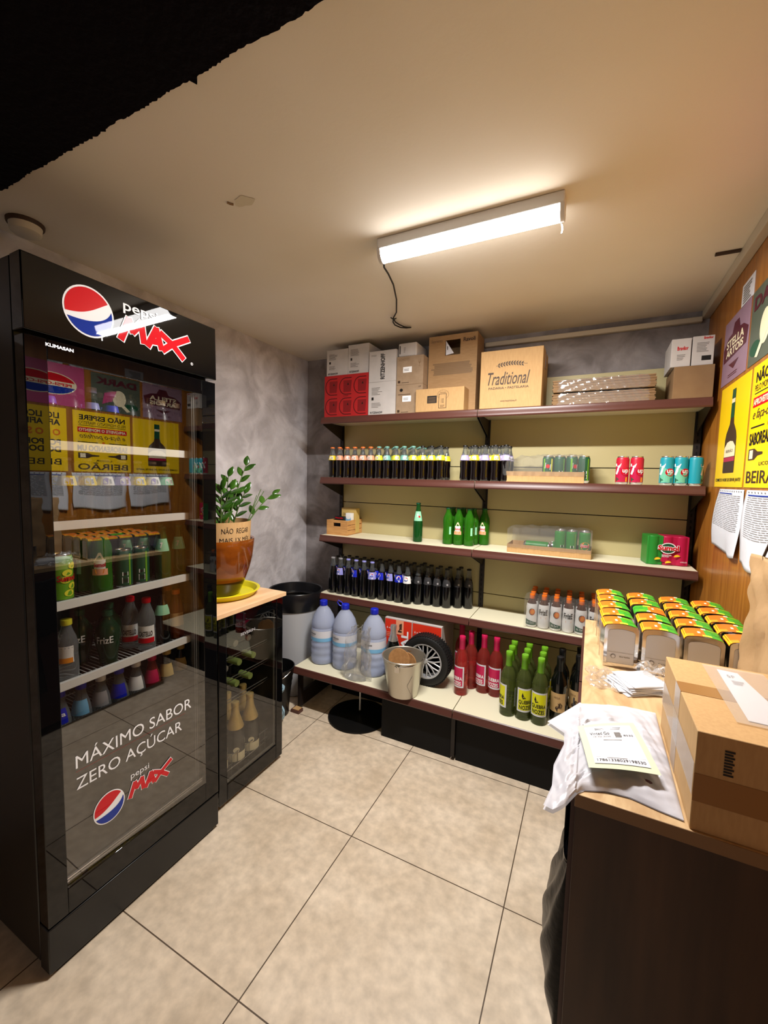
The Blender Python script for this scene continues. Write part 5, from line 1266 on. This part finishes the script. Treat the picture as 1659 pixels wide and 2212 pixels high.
# ------------------------------------------------------------------ counter
CT = .92; CN = .742; CF = 1.755; CL = .004
def counter():
    t = thing('counter', 'counter with pale veined top and dark brown wood end panel at the right', 'counter', (.23, 1.25, 0))
    def at(m, n, **k): return place(n, m, t, loc=(-.23, -1.25, 0), **k)
    at(MB().box(CL, XR-.004, CN, CF, CT-.022, CT, 'countertop').box(CL-.0012, XR-.004, CN-.0012, CN, CT-.022, CT, 'counter_edge'), 'worktop', bevel=.001)
    at(MB().box(CL+.0006, XR-.004, CN+.004, CN+.022, 0, CT-.022, 'counter_front'), 'end_panel', bevel=.001)
    at(MB().box(CL+.022, XR-.004, CN+.022, CF-.01, .06, CT-.0225, 'counter_side'), 'carcass')
    at(MB().box(CL-.007, CL+.0215, CN+.024, CN+.50, .05, CT-.026, 'counter_side'), 'door'); at(MB().box(CL-.007, CL+.0215, CN+.505, CF-.01, .05, CT-.026, 'counter_side'), 'door')
    at(MB().tube([(CL-.006, CN+.46, .80), (CL-.012, CN+.46, .80), (CL-.012, CN+.46, .72), (CL-.006, CN+.46, .72)], .004, 'black_satin'), 'handle')
counter()
def dispenser_meshes():
    w, d, h = .086, .082, .122
    def outline(sw, sh, r=.012, arch=.004, n=5):
        P = [(-sw, 0), (sw, 0)]
        for i in range(n+1): a = PI/2*i/n; P.append((sw-r+r*math.cos(a), sh-r+r*math.sin(a)))
        for i in range(1, 6): x = (sw-r)*(1-2*i/6); P.append((x, sh+arch*(1-(x/(sw-r))**2)))
        for i in range(n+1): a = PI/2+PI/2*i/n; P.append((-sw+r+r*math.cos(a), sh-r+r*math.sin(a)))
        return P
    b = MB(); f = face_front(0, 0, 0)
    b.prism(outline(w/2-.001, h-.002), f, -d/2+.003, d/2-.003, 'chrome', True)
    # front and rear bezels: ring between two outlines
    o1 = outline(w/2, h); o2 = [(x*.80, .012+(z*.80)) for x, z in o1]
    n = len(o1)
    for c0, c1 in ((d/2-.006, d/2), (-d/2, -d/2+.006)):
        vs = [f(a, z, c) for c in (c0, c1) for a, z in o1]+[f(a, z, c) for c in (c0, c1) for a, z in o2]
        fs = [(j, (j+1) % n, n+(j+1) % n, n+j) for j in range(n)]+[(n+j, n+(j+1) % n, 3*n+(j+1) % n, 3*n+j) for j in range(n)]+[(2*n+(j+1) % n, 2*n+j, 3*n+j, 3*n+(j+1) % n) for j in range(n)]
        fs += [(j+0, 2*n+j, 2*n+(j+1) % n, (j+1) % n) for j in range(n)]
        b.add(vs, fs, 'chrome')
    nap = MB(); nap.prism([(x*.79, .012+z*.79) for x, z in o1], f, d/2-.0028, d/2-.001, 'tissue')
    nap.text('Bom Apetite', plane_frame((0, -d/2-.0008, 0), (1, 0, 0), (0, 0, 1)), -.002, .030, .026, .0048, 'print_grey', .0004, .02)
    nap.disc(plane_frame((0, -d/2-.0006, 0), (1, 0, 0), (0, 0, 1)), -.018, .032, .006, .006, 'print_grey', .0004); nap.disc(plane_frame((0, -d/2-.0006, 0), (1, 0, 0), (0, 0, 1)), -.018, .032, .0048, .0048, 'tissue', .0007)
    nap.quad(plane_frame((0, -d/2-.0006, 0), (1, 0, 0), (0, 0, 1)), -.032, .044, .032, .0446, 'print_grey', .0004)
    top = MB()
    def T(a, b_, c=0.):  # follows the arched top, wraps down the left shoulder
        hw = w/2-.012
        if abs(a) <= hw: return Vector((a, b_, h-.0005+.004*(1-(a/hw)**2)+c))
        s_ = 1 if a > 0 else -1; th = min(1.45, (abs(a)-hw)/.012)
        return Vector((s_*(hw+(.012+c)*math.sin(th)), b_, h-.0125+(.012+c)*math.cos(th)+.0))
    y0, y1 = -d/2+.005, d/2-.005
    def patch(a0, a1, k, c, yy0=y0, yy1=y1, nn=8):
        vs = [T(a0+(a1-a0)*i/nn, y, c) for y in (yy0, yy1) for i in range(nn+1)]
        top.add(vs, [(i, i+1, nn+2+i, nn+1+i) for i in range(nn)], k, True)
    patch(-.050, .004, 'c_darkorange', .0008); patch(.004, .047, 'c_green', .0008)
    patch(-.050, -.022, 'c_orangeflesh', .0012, y0, y0+.022); patch(-.046, -.043, 'c_yellow', .0014); patch(-.040, -.0385, 'c_yellow', .0014)
    patch(-.012, -.006, 'c_cream', .0015, -.012, .004); patch(-.004, .016, 'c_lemon', .0013, y0, y0+.014); patch(.0, .010, 'c_cream', .0012, y1-.012, y1); patch(.012, .03, 'c_lime', .0013, y1-.02, y1-.004)
    top.text('Compal', lambda a, b_, c=0.: T(a, b_, c), .018, -.012, .024, .012, 'c_darkgreen', .0016)
    return b.mesh('chrome_case'), nap.mesh('napkins'), top.mesh('printed_top')
DC, DN, DT = dispenser_meshes()
def dispenser(label, x, y, rz=0, z=CT, tilt=None):
    return kit('napkin_dispenser', label, 'napkin dispenser', (x, y, z), [('chrome_case', DC), ('napkins', DN), ('printed_top', DT)], rz, 'chrome napkin dispensers on the counter', tilt)
cols = [.092, .190, .288, .383]
for c, x in enumerate(cols):
    for r in range(5):
        if c == 3 and r == 0: pass
        rz = (.10, .0, -.05, -.05)[c]+random.Random(c*5+r).uniform(-.03, .03)
        if (c, r) == (1, 2): rz += PI
        y = 1.372+r*.0885
        x_ = x-.003*r
        extra = ', turned about' if (c, r) == (1, 2) else ''
        dispenser('chrome napkin dispenser, orange and green top, %s, %s from the left%s' % (['front row', 'second row', 'third row', 'fourth row', 'back row'][r], ['leftmost', 'second', 'third', 'fourth'][c] if c else 'first', extra), x_, y, rz)
# one lying on its back behind the big carton
dispenser('chrome napkin dispenser lying on its side behind the large carton', .290, 1.225, 0, CT+.044, (0, -PI/2, 1.35))
# folded napkins and scrap film
t = thing('napkin_pile', 'spread pile of folded white paper napkins on the counter', 'napkins', (.130, 1.225, CT), .45)
for k in range(7):
    rd_ = random.Random(k+20); a = rd_.uniform(-.22, .22); L, Wd = .10, .09
    def sheet(u, v, k=k, a=a):
        x = (u-.5)*L+.006*k*rd_.uniform(0, 0)+.004*(k-3); y = (v-.5)*Wd
        x, y = x*math.cos(a)-y*math.sin(a), x*math.sin(a)+y*math.cos(a)
        zz = .002+.0032*k+(.010*math.sin(PI*u)*math.sin(PI*v) if k > 4 else 0)+.0012*math.sin(u*9+k)*math.sin(v*7)
        return (x, y, zz)
    place('napkin', MB().grid(sheet, 14, 12, 'tissue'), t, solid=.0018)
def crumple(label, x, y, sx, sy, h, sd, z=CT):
    t_ = MB().grid(lambda u, v: ((u-.5)*sx+.006*math.sin(v*13+sd), (v-.5)*sy+.006*math.sin(u*11+sd), .002+h*(abs(math.sin(u*9+v*5+sd))*abs(math.sin(v*8-u*4+2*sd)))*math.sin(PI*u)**.5*math.sin(PI*v)**.5), 36, 36, 'film')
    return tag(place('plastic_wrapper', t_, loc=(x, y, z)), label, 'wrapper')
crumple('crumpled clear wrapper lying left of the white napkins', .052, 1.235, .075, .13, .022, 1)
crumple('crumpled clear wrapper on top of the white napkins', .165, 1.27, .07, .08, .024, 4, CT+.03)
# large carton on the counter
def large_carton():
    x0, x1, y0, y1, z1 = .161, .452, .746, 1.048, 1.076
    t = thing('cardboard_box', 'large taped brown carton at the near edge of the counter', 'box', ((x0+x1)/2, (y0+y1)/2, CT))
    w = x1-x0; d = y1-y0; h = z1-CT
    place('carton', MB().box(-w/2, w/2, -d/2, d/2, 0, h, 'cardboard_light'), t, bevel=.0015)
    q = MB(); q.box(-w/2-.0004, w/2, -.022+.004, .022+.004, h, h+.0006, 'tape_brown'); q.quad(face_left(-w/2, .03, 0), 0, 0, .046, h, 'tape_clear', .0006)
    q.quad(face_front(-w/2, -d/2, 0), 0, h*.30, w, h*.58, 'tape_brown', .0006)
    q.quad(face_left(-w/2, d/2, 0), .0, h*.35, d, h*.68, 'tape_clear', .0012)
    place('tape', q, t)
    q = MB(); f = face_front(-w/2, -d/2, 0)
    for i in range(9): q.quad(f, .034, .098+i*.0045, .046-.002*(i % 2), .101+i*.0045, 'print_black', .0008)
    place('printing', q, t)
    q = MB(); q.add([(.242-.3065, 1.023-.897, h+.001), (.274-.3065, 1.019-.897, h+.001), (.300-.3065, .815-.897, h+.001), (.238-.3065, .815-.897, h+.0016)], [(0, 3, 2, 1)], 'paper_flat')
    f = face_up(-.055, .09, h+.0015); q.text('5F', f, 0, 0, .012, .012, 'print_grey', .0004); q.lines(f, .002, -.03, .02, .02, 4, 'c_grey', .0004)
    place('packing_slip', q, t)
    q = MB(); q.quad(face_up(.232-.3065, .80-.897, h), -.012, 0, .085, .235, 'tape_clear', .0022); place('clear_pocket', q, t)
large_carton()
# kraft paper bag
def paper_bag():
    t = thing('paper_bag', 'crumpled brown kraft paper bag standing behind the large carton', 'bag', (.405, 1.215, CT))
    rd_ = random.Random(9)
    def f_(u, v):
        a = 2*PI*u+PI/4; wx, wy = .048, .115
        sq = max(abs(math.cos(a)), abs(math.sin(a))); x = math.cos(a)/sq*wx; y = math.sin(a)/sq*wy
        z = .352*v
        k = .004*math.sin(5*a+9*v)+.0025*math.sin(19*v-3*a)+.003*math.sin(11*a+13*v+2*math.sin(7*v))+.002*math.sin(29*a-31*v)
        s_ = 1-.12*v+.015*math.sin(v*7)
        return (x*s_+k*math.cos(a)*min(1, v*5), y*s_+k*math.sin(a)*min(1, v*5), .002+z+.006*math.sin(a*3)*(v > .95))
    place('bag_body', MB().grid(f_, 64, 40, 'kraft'), t, solid=.0008)
    place('bag_base', MB().box(-.046, .046, -.112, .112, .0005, .002, 'kraft'), t)
    for s_ in (-1, 1):
        place('rope_handle', MB().tube([(s_*.034, -.045, .33), (s_*.037, -.05, .36), (s_*.03, -.035, .405), (s_*.022, 0, .425), (s_*.03, .035, .405), (s_*.037, .05, .36), (s_*.034, .045, .33)], .0028, 'c_crimson' if False else 'print_brown', 6), t)
paper_bag()
# parcel bag
def parcel():
    t = thing('mailing_bag', 'white plastic mailing bag with a taped address label hanging over the counter edge', 'parcel', (.06, .90, CT))
    O = Vector((.06, .90, CT))
    far = [(-.061, .972), (-.030, 1.010), (.001, 1.052), (.06, 1.082), (.12, 1.096), (.157, 1.098)]
    near = [(-.043, .700), (-.028, .690), (-.012, .704), (.012, .752), (.050, .768), (.085, .772), (.125, .762), (.156, .757)]
    left = [(-.043, .700), (-.034, .75), (-.036, .81), (-.022, .88), (-.024, .92), (-.061, .972)]
    right = [(.156, .757), (.157, .85), (.157, .95), (.157, 1.098)]
    def pl(P, u):
        s_ = u*(len(P)-1); i = min(int(s_), len(P)-2); k = s_-i; return Vector((P[i][0]*(1-k)+P[i+1][0]*k, P[i][1]*(1-k)+P[i+1][1]*k))
    def coons(u, v):
        c = pl(near, u)*(1-v)+pl(far, u)*v+pl(left, v)*(1-u)+pl(right, v)*u
        c -= (Vector(near[0])*(1-u)*(1-v)+Vector(near[-1])*u*(1-v)+Vector(far[0])*(1-u)*v+Vector(far[-1])*u*v); return c
    def top(u, v, o=0.):
        p = coons(u, v); e = (math.sin(PI*max(0, min(1, u)))**.5)*(math.sin(PI*v)**.5)
        z = .003+.021*e*(.55+.6*u)
        wr = .0035*math.sin(26*u+9*v)+.003*math.sin(34*v-12*u+2*math.sin(9*u))+.0018*math.sin(60*u+41*v)+.0035*abs(math.sin(17*(u+v)+3*math.sin(5*v)))+.0015*math.sin(95*v-31*u)
        lab = 1 if not (.30 < u < .78 and .18 < v < .72) else .15
        z += wr*e*lab
        if p.x < CL: z = z*.8+.006-(CL-p.x)*.35
        return Vector((p.x, p.y, CT+z+o))-O
    def bot(u, v):
        p = coons(u, v); z = .0012
        if p.x < CL: z = .001-(CL-p.x)*.35
        return Vector((p.x, p.y, CT+z))-O
    place('plastic_film', MB().grid(top, 64, 64, 'parcel_plastic'), t); place('film_underside', MB().grid(bot, 20, 20, 'parcel_plastic'), t)
    q = MB(); q.grid(lambda u, v: Vector((.070+.078*u, .778+.085*v, CT+.002+.011*(math.sin(PI*u)*math.sin(PI*v))**.4))-O, 12, 12, 'c_stelladark'); place('contents', q, t)
    # label in its own plane just above the film
    c00, c10, c11, c01 = [Vector(a) for a in ((.031, .790), (.118, .822), (.094, .950), (.012, .897))]
    def LB(a, b, c=0.):
        p = c00*(1-a)*(1-b)+c10*a*(1-b)+c11*a*b+c01*(1-a)*b
        return Vector((p.x, p.y, CT+.0330+.002*math.sin(PI*a)+.002*math.sin(3*b)+c))-O
    q = MB()
    q.grid(lambda u, v: LB(-.13+1.26*u, -.10+1.2*v, -.0006), 12, 12, 'tape_label'); place('label_tape', q, t)
    q = MB(); q.grid(lambda u, v: LB(u, v, .0004), 10, 10, 'paper_flat')
    q.text('Vinted Go', LB, .07, .725, .40, .085, 'print_black', .0010); q.text('10-02-2026', LB, .12, .655, .36, .04, 'print_grey', .0010); q.quad(LB, .53, .63, .534, .83, 'print_grey', .0010)
    for i in range(5): q.quad(LB, .57, .65+i*.03, .70+.01*(i % 2), .665+i*.03, 'print_grey', .0010)
    q.text('8530', LB, .75, .68, .2, .045, 'print_black', .0010); q.lines(LB, .2, .88, .6, .07, 2, 'print_grey', .0010)
    q.quad(LB, .04, .15, .98, .153, 'print_grey', .001); q.text('17861338029198530', LB, .06, .05, .88, .055, 'print_black', .0010); q.quad(LB, .03, .62, .98, .622, 'print_grey', .001)
    q.lines(LB, .3, .57, .4, .03, 1, 'print_grey', .001); q.lines(LB, .25, .125, .4, .02, 1, 'print_grey', .001)
    place('address_label', q, t)
MT['tape_label'] = mat('tape_label', (204, 210, 178), .35)
parcel()
# black refuse sack hanging at the counter side
t = thing('refuse_sack', 'black plastic refuse sack bulging from the side of the counter', 'refuse sack', (-.004, 1.02, 0))
def sack(u, v):
    a = PI*u; z = .25+.36*v
    r = .050*math.sin(PI*min(1, v*.93+.06))**.75*(1.15-.5*v)+.0035*math.sin(9*a+14*v)+.0025*math.sin(23*v+5*a)
    return (.0005-abs(r)*math.sin(a)**.8, -.125*math.cos(a)*(1-.35*v), z)
place('sack_body', MB().grid(sack, 36, 34, 'black_bag'), t)
place('knotted_top', MB().grid(lambda u, v: (.0005-.010*math.sin(PI*u), -.05*math.cos(PI*u)-.02, .57+.045*v), 10, 6, 'black_bag'), t)
tag(place('dark_apron', MB().grid(lambda u, v: (-.0045-.010*abs(math.sin(u*5+v*2)), 1.12+.16*(u-.5), .86-.30*v+.006*math.sin(u*8)), 26, 26, 'black_matte'), solid=.003), 'black apron hanging flat at the counter side above the refuse sack', 'apron')
